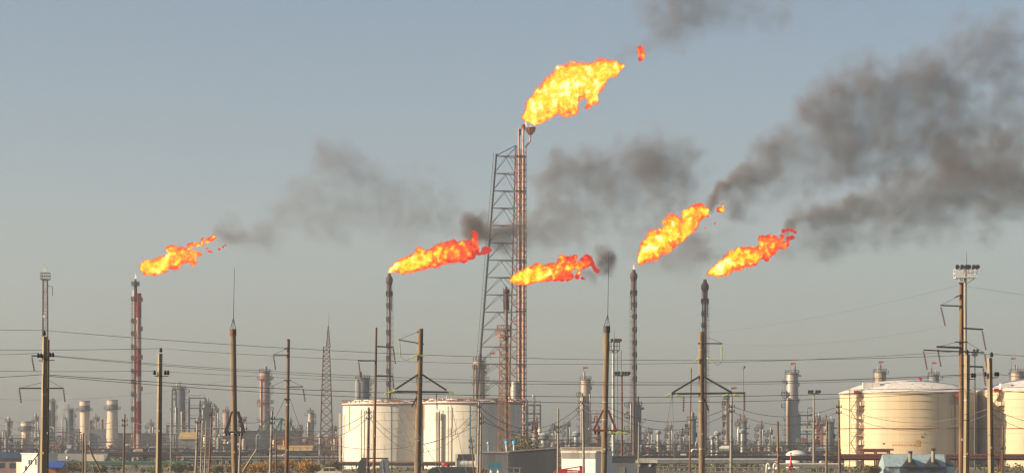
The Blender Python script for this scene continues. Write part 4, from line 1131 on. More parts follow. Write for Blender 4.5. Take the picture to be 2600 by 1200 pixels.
for a, b, tp, D_, lab, sd in ((-30,90,1136,830,'low dark manifold frame at the far left, nearer row',41),(90,215,1140,850,'low dark manifold frame behind the leftmost poles, nearer row',42),(215,330,1137,860,'low dark manifold frame below the chimneys, nearer row',43),
        (330,470,1136,850,'low dark manifold frame behind the second concrete pole, nearer row',44),(470,600,1138,840,'low dark manifold frame behind the post cluster, nearer row',45),(600,730,1140,850,'low dark manifold frame left of the wooden pole, nearer row',46),
        (730,868,1143,830,'low dark manifold frame at the foot of the lattice mast, nearer row',47),(1610,1780,1146,760,'low dark manifold frame behind the pump housing, nearer row',48),(1780,1990,1147,760,'low dark manifold frame right of the braced pole, nearer row',49),
        (2045,2132,1147,760,'low dark manifold frame left of the yellowish tank, nearer row',50)):
    process_unit(a, b, tp, D_, lab, sd, 2, fm='dark_steel', dens=1.0, pal=('grey_steel','dark_steel','blue_grey','rust_steel','light_steel','slate','brick_pink'))

# green truss roof
t = T('conveyor_truss', 702, 1040, 'green peaked truss gallery in the left plant', 'truss')
for k, (x0, y0, x1, y1) in enumerate(((655,1092,676,1064),(676,1064,700,1092),(700,1092,716,1062),(716,1062,738,1076),(738,1076,752,1094),(676,1064,716,1062),(655,1092,752,1094),(716,1062,712,1094),(738,1076,734,1094),(676,1064,676,1092))):
    t.add('truss_member', MB().beam(t.p(x0,y0),t.p(x1,y1),0.6), M['green_steel'])
for px in (658, 700, 748):
    t.add('trestle_leg', MB().beam((t.x(px),0,0), t.p(px,1092), 0.6), M['green_steel'])

# ------------------------------------------------------------------ pipe racks
def pipe_rack(px0, px1, top, D, label, npipes, seed, bay=9.0, pm=('grey_steel','light_steel','rust_steel','dark_steel'), fm='dark_steel', wid=3.0, two=True):
    rg = random.Random(seed)
    t = T('pipe_rack', (px0+px1)/2, D, label, 'pipe rack', 'elevated pipe racks')
    w = (px1-px0)*t.s; z1 = t.z(top); n = max(2, int(w/bay))
    for i in range(n+1):
        x = -w/2+w*i/n
        for y in (-wid/2, wid/2):
            t.add('trestle_post', MB().beam((x,y,0),(x,y,z1-0.05),0.3), M[fm])
        t.add('trestle_beam', MB().beam((x,-wid/2-0.3,z1-0.35),(x,wid/2+0.3,z1-0.35),0.3), M[fm])
    for k in range(npipes):
        r = rg.uniform(0.10,0.28); y = -wid/2+wid*(k+0.5)/npipes
        lvl = z1-0.2+r if (k % 2 == 0 or not two) else z1*0.72+r
        t.add('pipe', MB().cyl((-w/2-1,y,lvl),(w/2+1,y,lvl),r,n=8), M[rg.choice(pm)])
    t.add('side_girder', MB().box(-w/2,w/2,-wid/2-0.28,-wid/2-0.16,z1-0.6,z1-0.2), M[fm])
    return t
pipe_rack(-30, 470, 1172, 640, 'dark green elevated pipe rack low at left, in front of the plant', 4, 31, fm='green_steel', pm=('green_steel','dark_steel','grey_steel'))
pipe_rack(470, 860, 1158, 700, 'pipe rack running behind the autumn bushes', 4, 32)
pipe_rack(180, 620, 1148, 830, 'pipe rack below the banded flare', 5, 33, pm=('rust_steel','grey_steel','dark_steel'))
pipe_rack(860, 1290, 1174, 655, 'thin pipe rack crossing low in front of the cream tanks', 3, 34, pm=('rust_steel','grey_steel'))
pipe_rack(1610, 2140, 1157, 640, 'long dark pipe rack low at right before the plant', 5, 35, pm=('dark_steel','grey_steel','light_steel'))
pipe_rack(1600, 1960, 1166, 560, 'pale-topped pipe rack right of the white kiosk', 4, 36, pm=('light_steel','white','cream_wall'), fm='grey_clad')
pipe_rack(2130, 2640, 1155, 600, 'rusty pipe rack in front of the yellowish tanks', 4, 37, fm='rust_red', pm=('rust_red','rust_steel','dark_steel'), bay=7)
pipe_rack(2190, 2256, 1140, 640, 'short high rusty pipe rack beside the gabled shed', 3, 38, fm='rust_red', pm=('orange_steel','rust_steel'), bay=3)
pipe_rack(1940, 2130, 1176, 580, 'low pale pipe rack in front of the small white tank', 3, 39, pm=('light_steel','cream_wall'), fm='grey_clad')

# ------------------------------------------------------------------ buildings
def building(px0, px1, top, D, label, m, roof_m, depth=8.0, gable=0.0, name='building', along=True, lean=0.0):
    t = T(name, (px0+px1)/2, D, label, 'building', 'low plant buildings')
    w = (px1-px0)*t.s/2; z1 = t.z(top)
    if gable:
        t.add('wall', MB().box(-w,w,0,depth,0,z1-gable), M[m])
        if along:
            t.add('roof', MB().prismx([(-0.4,z1-gable-0.05),(depth/2,z1),(depth+0.4,z1-gable-0.05)],-w-0.3,w+0.3), M[roof_m])
        else:
            t.add('roof', MB().prism([(-w-0.3,z1-gable),(0,z1),(w+0.3,z1-gable)],-0.3,depth+0.3), M[roof_m])
    else:
        t.add('wall', MB().prism([(-w,0),(w,0),(w,z1+lean),(-w,z1)],0,depth), M[m])
        t.add('roof', MB().prism([(-w-0.15,z1+0.01),(w+0.15,z1+lean+0.01),(w+0.15,z1+lean+0.25),(-w-0.15,z1+0.25)],-0.15,depth+0.15), M[roof_m])
    return t, w, z1
def turn(t, a):
    t.o.rotation_euler.z = a
def window(t, x0, x1, z0, z1, y=0.0):
    f = t.add('window', MB().box(x0-0.06,x1+0.06,y-0.05,y-0.01,z0-0.06,z1+0.06), M['grey_clad'])
    t.add('pane', MB().box(x0,x1,y-0.08,y-0.055,z0,z1), M['glass'], f)
t, w, z1 = building(-30, 63, 1146, 600, 'grey shed with dark navy roof at the far left bottom corner', 'brick_pink', 'navy', 10, 1.3)
for i in range(3): window(t, -w+2+i*2.4, -w+3.2+i*2.4, 1.0, 2.0)
t, w, z1 = building(49, 101, 1152, 565, 'stepped white building at the foot of the leftmost pole', 'white', 'white', 6)
t.add('low_wing', MB().box(-w-1.6,-w-0.01,0.2,5,0,z1-1.5), M['cream_wall'])
for px in (74, 81): window(t, t.x(px)-0.13, t.x(px)+0.13, z1-1.9, z1-1.1)
window(t, t.x(96)-0.12, t.x(96)+0.12, z1-2.0, z1-0.9); window(t, t.x(63)-0.2, t.x(63)+0.2, 0.9, 1.6)
turn(t, -0.55)
t, w, z1 = building(120, 156, 1171, 540, 'orange-walled hut with bright blue roof by the leftmost pole', 'orange_wall', 'blue', 5, 1.0)
window(t, 0.2, 0.9, 0.7, 1.4)
t, w, z1 = building(118, 264, 1150, 790, 'long pale shed with grey-green roof left of the slanting prop', 'cream_wall', 'grey_clad', 12, 1.9)
t.add('gable_wing', MB().box(w-5.0,w+0.2,-0.8,-0.02,0,z1-0.3), M['cream_wall'])
t.add('roof_lamp', MB().cyl((-2,-0.6,z1-1.6),(-2,-0.3,z1-0.9),0.35,0.5,10), M['cream_wall'])
t, w, z1 = building(182, 270, 1089, 1280, 'blue-grey plant hall between the two cream chimneys', 'blue_grey', 'grey_clad', 14)
t.add('pale_annex', MB().box(t.x(198),t.x(221),-1.5,-0.02,0,z1-0.6), M['grey_clad'])
for px, h_ in ((256,4.5),(212,5),(217,5.5),(226,4)):
    t.add('roof_vent', MB().cyl((t.x(px),4,z1),(t.x(px),4,z1+h_),0.6,n=10), M['rust_steel'])
t, w, z1 = building(596, 760, 1094, 1100, 'dark slate hall under the green truss', 'slate', 'slate', 14)
t, w, z1 = building(455, 500, 1096, 1030, 'ochre-roofed shed at the foot of the blue-grey column', 'grey_clad', 'ochre', 10, 2.4)
t, w, z1 = building(465, 500, 1148, 760, 'small dark container building before the blue-grey column', 'slate', 'slate', 6)
t, w, z1 = building(700, 790, 1130, 960, 'ochre low roof behind the wooden pole', 'slate', 'ochre', 12, 1.6)
t, w, z1 = building(300, 420, 1100, 1180, 'dark low hall behind the banded flare', 'slate', 'slate', 12)

t, w, z1 = building(1222, 1292, 1149, 520, 'light grey workshop with two blue roof ventilators', 'grey_clad', 'light_steel', 8)
for i in range(12):
    x = -w+0.1+i*(2*w-0.2)/12
    t.add('wall_panel', MB().box(x+0.03,x+(2*w-0.2)/12-0.03,-0.06,-0.003,0.1,z1-0.3), M['grey_clad'])
for px in (1287, 1306):
    v = t.add('roof_ventilator', MB().cyl((t.x(px),1.5,z1+0.2),(t.x(px),1.5,z1+1.5),0.28,n=12), M['light_steel'])
    t.add('ventilator_cap', MB().lathe([(0.35,z1+1.5),(0.42,z1+1.6),(0.42,z1+2.15),(0.3,z1+2.2)],14,(t.x(px),1.5,0)), M['sky_blue'], v)
t.add('roof_ventilator', MB().cyl((t.x(1240),0.8,z1+0.2),(t.x(1240),0.8,z1+1.6),0.12,n=8), M['light_steel'])
t.add('ventilator_cap', MB().lathe([(0.14,z1+1.5),(0.30,z1+1.65),(0.30,z1+2.0),(0.1,z1+2.1)],10,(t.x(1240),0.8,0)), M['light_steel'])
t, w, z1 = building(1293, 1414, 1147, 500, 'dark slate building with a sloping pale roof edge', 'slate', 'grey_clad', 9, lean=0.65)
for q in range(7):
    x = -w+2*w*q/7
    t.add('wall_panel', MB().box(x+0.02,x+2*w/7-0.02,-0.05,-0.003,0.05,z1-0.1), M['slate'])
t, w, z1 = building(1421, 1518, 1148, 480, 'white panelled kiosk behind the red loader', 'white', 'cream_wall', 6)
for i, (a, b) in enumerate(((1421.5,1436),(1436.5,1448),(1448.5,1472),(1472.5,1484),(1484.5,1500),(1500.5,1517.5))):
    t.add('wall_panel', MB().box(t.x(a),t.x(b),-0.07,-0.003,0.05,t.z(1164)), M['white'])
for a, b in ((1421.5,1447),(1447.5,1517.5)):
    t.add('fascia_panel', MB().box(t.x(a),t.x(b),-0.10,-0.003,t.z(1162.5),t.z(1148.5)), M['grey_clad'])
t.add('door', MB().box(t.x(1473),t.x(1483.6),-0.10,-0.072,0.05,t.z(1166)), M['white'])
turn(t, -0.5)
t, w, z1 = building(1426, 1530, 1137, 640, 'low pale yellow roof slab seen over the white kiosk', 'cream_wall', 'cream_wall', 6)
t, w, z1 = building(1541, 1618, 1160, 500, 'blue-grey flat building right of the round pole', 'blue_grey', 'slate', 7)
t.add('dark_fascia', MB().box(-w,w,-0.1,-0.003,z1-0.75,z1-0.02), M['slate'])
t.add('door', MB().box(-0.5,0.5,-0.07,-0.003,0.02,2.0), M['grey_clad'])
# gabled blue shed at right
t = T('building', 2335, 560, 'teal shed with twin gables and two chimney pipes before the yellowish tank', 'building', 'low plant buildings')
z1 = t.z(1152); ze = t.z(1183)
t.add('wall', MB().box(t.x(2246),t.x(2424),0.0,9,0,ze), M['pale_teal'])
t.add('roof', MB().prismx([(-0.3,ze),(3.0,z1),(9.3,ze)],t.x(2248)-0.2,t.x(2402)), M['pale_teal'])
t.add('hip_end', MB().prism([(t.x(2402),ze-0.6),(t.x(2402),z1),(t.x(2425),ze),(t.x(2425),ze-0.6)],0.4,7), M['slate'])
for px in (2309, 2367):
    t.add('gable_front', MB().prism([(t.x(px-22),t.z(1184)),(t.x(px),t.z(1158)),(t.x(px+22),t.z(1184))],-0.9,2.0), M['slate'])
    c = t.add('chimney_pipe', MB().cyl((t.x(px),-1.2,t.z(1172)),(t.x(px),-1.2,t.z(1150 if px<2330 else 1143)),0.36,n=12), M['pale_pole'])
    t.add('cowl', MB().lathe([(0.40,0),(0.46,0.1),(0.46,0.42),(0.2,0.5)],12,(t.x(px),-1.2,t.z(1150 if px<2330 else 1143))), M['dark_steel'], c)
t.add('dark_front', MB().box(t.x(2284),t.x(2402),-0.35,-0.02,0,t.z(1185)), M['slate'])
for px in (2296, 2330, 2352, 2390):
    t.add('wall_panel', MB().box(t.x(px)-0.6,t.x(px)+0.6,-0.42,-0.353,0.2,t.z(1190)), M['navy'])
t.add('door', MB().box(t.x(2256),t.x(2268),-0.06,-0.003,0.05,1.6), M['grey_clad'])

# ------------------------------------------------------------------ yard things and vehicles
def wheel(t, x, y, r):
    wh = t.add('wheel', MB().cyl((x,y-0.12,r),(x,y+0.12,r),r,n=18), M['black'])
    t.add('rim', MB().cyl((x,y-0.14,r),(x,y-0.121,r),r*0.55,n=14), M['light_steel'], wh)
def vehicle(name, px0, px1, top, D, label, cat, prof, m, wins, wheels):
    t = T(name, (px0+px1)/2, D, label, cat)
    L = (px1-px0)*t.s; h = t.z(top)
    P = [(-L/2+x*L, 0.35+z*(h-0.35)) for x, z in prof]
    t.add('body', MB().prism(P, -0.95, 0.95), M[m])
    for x0, x1, z0, z1 in wins:
        t.add('window', MB().box(-L/2+x0*L,-L/2+x1*L,-0.975,-0.952,0.35+z0*(h-0.35),0.35+z1*(h-0.35)), M['glass'])
    for x in wheels:
        wheel(t, -L/2+x*L, -0.85, 0.36); wheel(t, -L/2+x*L, 0.85, 0.36)
    t.add('bumper', MB().box(-L/2-0.05,-L/2+0.1,-0.9,0.9,0.4,0.62), M['black']); t.add('bumper', MB().box(L/2-0.1,L/2+0.05,-0.9,0.9,0.4,0.62), M['black'])
    t.add('headlight', MB().box(-L/2-0.03,-L/2+0.04,-0.8,-0.5,0.75,0.92), M['white']); t.add('tail_light', MB().box(L/2-0.04,L/2+0.03,-0.9,-0.7,0.75,1.0), M['red'])
    return t
vehicle('minibus', 1078, 1206, 1184, 432, 'dark minibus with pale roof below the right cream tank', 'minibus', [(0,0),(1,0),(1,.92),(.985,1),(.2,1),(.12,.9),(.03,.5),(0,.42)], 'slate',
        [(.14,.24,.55,.88),(.27,.42,.55,.88),(.45,.60,.55,.88),(.63,.78,.55,.88),(.81,.95,.55,.88)], (.16,.82))
vehicle('parked_car', 806, 868, 1185, 505, 'pale car at the foot of the left cream tank', 'car', [(0,0),(1,0),(1,.5),(.86,.58),(.72,.97),(.66,1),(.34,1),(.28,.96),(.14,.6),(0,.5)], 'cream_wall',
        [(.26,.48,.6,.92),(.51,.74,.6,.92)], (.18,.8))
vehicle('parked_car', 700, 742, 1191, 520, 'dark grey car hidden among the autumn bushes', 'car', [(0,0),(1,0),(1,.5),(.86,.58),(.72,.97),(.66,1),(.34,1),(.28,.96),(.14,.6),(0,.5)], 'slate',
        [(.26,.48,.6,.92),(.51,.74,.6,.92)], (.18,.8))
# red loader
t = T('wheel_loader', 1443, 450, 'red loader machine in front of the white kiosk', 'loader')
t.add('hood', MB().prism([(t.x(1402),0.9),(t.x(1478),0.9),(t.x(1478),t.z(1193)),(t.x(1445),t.z(1191)),(t.x(1425),t.z(1189)),(t.x(1410),t.z(1193)),(t.x(1404),t.z(1200))],-0.9,0.9), M['red'])
t.add('mast_post', MB().prism([(t.x(1472),0.9),(t.x(1484),0.9),(t.x(1481),t.z(1184)),(t.x(1476),t.z(1181)),(t.x(1472),t.z(1181))],-0.5,0.5), M['red'])
t.add('lift_arm', MB().beam((t.x(1410),-0.5,t.z(1193)),(t.x(1474),-0.5,t.z(1183)),0.16), M['red'])
t.add('cab_window', MB().box(t.x(1440),t.x(1468),-0.93,-0.902,t.z(1198),t.z(1194)), M['white'])
wheel(t, t.x(1418), -0.8, 0.55); wheel(t, t.x(1418), 0.8, 0.55); wheel(t, t.x(1466), -0.8, 0.55); wheel(t, t.x(1466), 0.8, 0.55)
# curved dark shelter
t = T('curved_shelter', 950, 500, 'dark curved metal shelter in front of the left cream tank', 'shelter')
z1 = t.z(1162)
for a, b, m in ((908,942,'slate'),(962,994,'blue_grey')):
    t.add('side_panel', MB().prism([(t.x(a),0),(t.x(b),0),(t.x(b-4 if a<950 else b-6),z1*0.55),(t.x(b-8),z1*0.93),(t.x(a+12),z1),(t.x(a+5),z1*0.85),(t.x(a+1),z1*0.5)],-1.2,1.2), M[m])
t.add('roof_bar', MB().box(t.x(918),t.x(986),-1.0,1.0,z1-0.12,z1+0.1), M['slate'])
t.add('edge_strip', MB().prism([(t.x(974),0.3),(t.x(977),0.3),(t.x(973),z1*0.9),(t.x(971),z1*0.92)],-1.26,-1.205), M['light_steel'])
# white tank container
t = T('tank_container', 1183, 560, 'white tank container with dark top beside the twin pale posts', 'container')
t.add('frame_end', MB().box(t.x(1156),t.x(1160),-1.1,1.1,0,t.z(1151)), M['white']); t.add('frame_end', MB().box(t.x(1206),t.x(1210),-1.1,1.1,0,t.z(1151)), M['white'])
t.add('drum', MB().cyl((t.x(1160),0,t.z(1174)),(t.x(1206),0,t.z(1174)),0.95,n=20), M['white'])
t.add('dark_cover', MB().box(t.x(1162),t.x(1204),-1.05,0.9,t.z(1165),t.z(1151.5)), M['slate'])
t.add('base_rail', MB().box(t.x(1156),t.x(1210),-1.12,1.12,0.3,0.55), M['white'])
# windsock
t = T('windsock', 1122, 470, 'small red windsock on a pole above the dark minibus', 'windsock')
t.add('mast', MB().cyl((t.x(1122),0,0),(t.x(1122),0,t.z(1172)),0.05,n=6), M['light_steel'])
t.add('sleeve', MB().tube([t.p(1123,1177),t.p(1130,1177),t.p(1136,1180),t.p(1142,1183)],0.24,10), M['red'])
# teal sheets
for px, lab in ((1246,'teal tilted dish panel, left of the pair before the grey workshop'),(1264,'teal tilted dish panel, right of the pair before the grey workshop')):
    t = T('tilted_panel', px, 470, lab, 'panel', 'teal tilted panels')
    t.add('sheet', MB().prism([(t.x(px-10),t.z(1170)),(t.x(px+8),t.z(1175)),(t.x(px+10),t.z(1196)),(t.x(px-4),t.z(1188))],-0.05,0.05), M['teal'])
    t.add('stand', MB().cyl((0,0.1,0),(0,0.1,t.z(1186)),0.11,n=8), M['light_steel'])
    t.add('counterweight', MB().lathe([(0.05,0),(0.25,0.1),(0.22,0.35),(0.05,0.42)],10,(0.1,-0.2,t.z(1200))), M['white'])
# pale pipe gantry
def gantry(px0, px1, top, D, lab, n, m='grey_clad'):
    m = 'grey_clad'
    t = T('pipe_gantry', (px0+px1)/2, D, lab, 'gantry', 'pale pipe gantries')
    for i in range(n+1):
        x = t.x(px0+(px1-px0)*i/n); t.add('post', MB().cyl((x,0,0),(x,0,t.z(top)),0.065,n=6), M[m])
    t.add('top_pipe', MB().cyl((t.x(px0)-0.2,0,t.z(top)),(t.x(px1)+0.2,0,t.z(top)),0.09,n=8), M[m])
    t.add('mid_pipe', MB().cyl((t.x(px0)-0.2,0,t.z(top)-0.8),(t.x(px1)+0.2,0,t.z(top)-0.8),0.07,n=6), M[m])
gantry(1288, 1320, 1187, 470, 'short pale pipe gantry before the dark slate building', 2, 'cream_wall')
gantry(1097, 1200, 1190, 455, 'long pale railing in front of the dark minibus', 9, 'cream_wall')
gantry(1672, 1780, 1184, 520, 'long pale railing left of the braced pole foot', 8, 'cream_wall')
gantry(1790, 1930, 1186, 520, 'long pale railing right of the braced pole foot', 10, 'cream_wall')
gantry(1996, 2120, 1187, 540, 'long pale railing under the small white tank', 8, 'cream_wall')
gantry(476, 530, 1173, 600, 'white pipe gantry among the cluster of thin posts', 2)
gantry(250, 340, 1184, 600, 'white railing right of the olive bushes', 6)
gantry(330, 400, 1190, 590, 'white railing left of the second concrete pole', 5)
# red hydrant-like valve mast
t = T('valve_post', 2008, 560, 'bright red tapering valve post in front of the small white tank', 'valve')
t.add('body', MB().lathe([(0.35,0.4),(0.42,0.9),(0.48,1.4),(0.30,2.1),(0.16,2.6),(0.10,t.z(1150)),(0.04,t.z(1148))],14), M['red'])
t.add('cap', MB().lathe([(0.2,0),(0.2,0.12),(0.05,0.2)],12,(0,0,t.z(1150))), M['dark_steel'])
for q in (-0.22, 0.22): t.add('leg', MB().cyl((q,0,0),(q,0,0.6),0.08,n=6), M['cream_wall'])
t.add('hand_wheel', MB().cyl((0,-0.5,1.2),(0,-0.44,1.2),0.3,n=14), M['red'])
# goosenecks
for px, lab in ((1946,'left white gooseneck vent by the short wooden post'),(1964,'right white gooseneck vent by the short wooden post')):
    t = T('gooseneck_vent', px, 540, lab, 'vent', 'gooseneck vents')
    t.add('pipe', MB().tube([(0,0,0),(0,0,t.z(1188)),(0.05,0,t.z(1179)),(0.25,0,t.z(1175)),(0.5,0,t.z(1177)),(0.6,0,t.z(1184))],0.16,8), M['white'])
    t.add('cowl', MB().lathe([(0.2,0),(0.36,0.05),(0.34,0.3),(0.16,0.4)],10,(0.6,0,t.z(1190))), M['white'])
# dark boxy machine with two discs
t = T('pump_house', 1642, 500, 'dark boxy housing with two pale round discs right of the blue-grey building', 'pump house')
t.add('body', MB().box(t.x(1617),t.x(1666),0,3,0,t.z(1174)), M['slate'])
t.add('canopy', MB().box(t.x(1614),t.x(1669),-0.3,3.3,t.z(1173.9),t.z(1167)), M['cream_wall'])
for px in (1622, 1650):
    t.add('disc', MB().cyl((t.x(px),-0.01,t.z(1180)),(t.x(px),-0.12,t.z(1180)),0.24,n=16), M['white'])
for q in range(3): t.add('vent_strip', MB().box(t.x(1619),t.x(1646),-0.34,-0.31,t.z(1159+q*2.8+8),t.z(1159+q*2.8+7)), M['white'])
# folding frame at left
t = T('steel_trestle', 232, 470, 'grey slanting ladder frame beside the propped pair of posts', 'frame')
for a, b in (((222,1170),(235,1200)),((231,1178),(241,1204)),((222,1170),(231,1178))):
    t.add('rail', MB().beam(t.p(*a),t.p(*b),0.16), M['grey_clad'])
t.add('support_leg', MB().beam((t.x(238),0,0),t.p(238,1199),0.2), M['grey_clad'])

# bushes and trees in the yard
k = 0
for px, w, top, D, kind, lab in (
    (184,62,1172,600,'olive','olive-brown bush right of the blue-roofed hut'), (246,40,1186,590,'olive','low olive bush at the foot of the slanting prop'),
    (385,50,1188,590,'green','low green bush left of the second concrete pole'), (432,58,1176,600,'green','yellow-green bush right of the second concrete pole'),
    (470,40,1182,600,'olive','olive bush left of the white pipe gantry'), (566,60,1183,585,'olive','olive bush left of the thick round pole'),
    (640,62,1180,590,'orange','orange bush right of the thick round pole'), (690,56,1174,595,'orange','orange bush under the pale cable post'),
    (757,60,1164,600,'orange','tallest orange bush right of the wooden pole'), (795,46,1176,590,'orange','orange-green bush left of the pale car'),
    (1330,32,1088,610,'olive','slim brownish tree in front of the right cream tank edge'), (1312,20,1112,605,'olive','small brownish tree left of the slim brownish tree'),
    (845,40,1168,620,'olive','dull bush by the left edge of the cream tank'), (1215,26,1188,470,'orange','yellowish shrub at the foot of the twin pale posts'),
    (2090,60,1180,600,'green','green bush left of the yellowish tank foot'), (2215,30,1184,560,'olive','small olive bush left of the teal shed'), (300,40,1180,640,'olive','olive bush behind the white railing'),):
    k += 1; tree(px, w*1.15, top-6, D, kind, lab, name='tree' if 'tree' in lab else 'bush', cat='tree' if 'tree' in lab else 'bush', seed=k, group='yard bushes and trees')
# ------------------------------------------------------------------ noise and iso-surface helpers
_rs = np.random.RandomState(5)
_perm = _rs.permutation(256); _perm = np.concatenate([_perm, _perm, _perm])
_grad = _rs.normal(size=(256,3)); _grad /= np.linalg.norm(_grad, axis=1)[:,None]; _grad = _grad.astype(np.float32)
def perlin(x, y, z):
    xi, yi, zi = np.floor(x).astype(int), np.floor(y).astype(int), np.floor(z).astype(int)
    xf, yf, zf = (x-xi).astype(np.float32), (y-yi).astype(np.float32), (z-zi).astype(np.float32)
    xi &= 255; yi &= 255; zi &= 255
    u, v, w = xf**3*(xf*(xf*6-15)+10), yf**3*(yf*(yf*6-15)+10), zf**3*(zf*(zf*6-15)+10)
    def g(dx, dy, dz):
        h = _perm[_perm[_perm[xi+dx]+yi+dy]+zi+dz]
        gr = _grad[h]
        return gr[...,0]*(xf-dx)+gr[...,1]*(yf-dy)+gr[...,2]*(zf-dz)
    l = lambda a, b, t: a+t*(b-a)
    return l(l(l(g(0,0,0),g(1,0,0),u), l(g(0,1,0),g(1,1,0),u), v), l(l(g(0,0,1),g(1,0,1),u), l(g(0,1,1),g(1,1,1),u), v), w)
def surface_nets(f, iso):
    nx, ny, nz = f.shape
    ins = f > iso
    cs = (nx-1, ny-1, nz-1)
    acc = np.zeros(cs+(3,), np.float32); cnt = np.zeros(cs, np.float32)
    sl = lambda o, n: slice(o, n-1+o)
    for ax in range(3):
        oth = [a for a in range(3) if a != ax]
        for o1 in (0,1):
            for o2 in (0,1):
                off = [0,0,0]; off[oth[0]] = o1; off[oth[1]] = o2
                A = tuple(sl(off[k], f.shape[k]) for k in range(3)); off2 = list(off); off2[ax] = 1
                B = tuple(sl(off2[k], f.shape[k]) for k in range(3))
                m = ins[A] != ins[B]
                t = np.where(m, (iso-f[A])/np.where(m, f[B]-f[A], 1), 0)
                cnt += m
                for k in range(3):
                    acc[...,k] += np.where(m, t if k == ax else off[k], 0)
    act = cnt > 0
    ids = -np.ones(cs, int); ids[act] = np.arange(act.sum())
    ijk = np.argwhere(act); v = ijk + acc[act]/cnt[act][:,None]
    faces = []
    for ax in range(3):
        o = [a for a in range(3) if a != ax]
        S = [slice(1,-1)]*3; S[ax] = slice(0,-1); S2 = list(S); S2[ax] = slice(1,None)
        a, b = ins[tuple(S)], ins[tuple(S2)]
        e = np.argwhere(a != b); fl = a[tuple(e.T)]
        e = e + 1; e[:,ax] -= 1
        q = []
        for d1, d2 in ((0,0),(1,0),(1,1),(0,1)):
            c = e.copy(); c[:,o[0]] -= d1; c[:,o[1]] -= d2
            q.append(ids[tuple(c.T)])
        q = np.stack(q, 1)
        if ax == 1: fl = ~fl
        q[~fl] = q[~fl][:,::-1]
        faces.append(q)
    return v, np.concatenate(faces), ijk

# ------------------------------------------------------------------ flames
def flame_mat(name, alpha, strength):
    m = bpy.data.materials.new(name); m.use_nodes = True
    N, L = m.node_tree.nodes, m.node_tree.links; N.clear()
    o = N.new('ShaderNodeOutputMaterial'); em = N.new('ShaderNodeEmission'); em.inputs['Strength'].default_value = strength
    at = N.new('ShaderNodeAttribute'); at.attribute_name = 'burn_tone'
    rp = N.new('ShaderNodeValToRGB'); e = rp.color_ramp.elements
    e[0].position = 0.0; e[0].color = (0.30,0.014,0.008,1)
    e[1].position = 1.0; e[1].color = (1.0,0.96,0.55,1)
    for p, c in ((0.12,(0.70,0.03,0.010)),(0.26,(0.95,0.085,0.010)),(0.39,(1.0,0.21,0.010)),(0.51,(1.0,0.42,0.008)),(0.63,(1.0,0.66,0.008)),(0.80,(1.0,0.84,0.05))):
        k = e.new(p); k.color = (*c,1)
    L.new(at.outputs['Fac'], rp.inputs[0]); L.new(rp.outputs[0], em.inputs[0])
    if alpha < 1:
        tr = N.new('ShaderNodeBsdfTransparent'); mx = N.new('ShaderNodeMixShader'); mx.inputs[0].default_value = alpha
        L.new(tr.outputs[0], mx.inputs[1]); L.new(em.outputs[0], mx.inputs[2]); L.new(mx.outputs[0], o.inputs[0])
    else:
        L.new(em.outputs[0], o.inputs[0])
    return m
FCORE, FENV = flame_mat('flame_core', 1.0, 0.9), flame_mat('flame_envelope', 0.22, 0.85)
FENV2 = flame_mat('flame_veil', 0.08, 0.85)
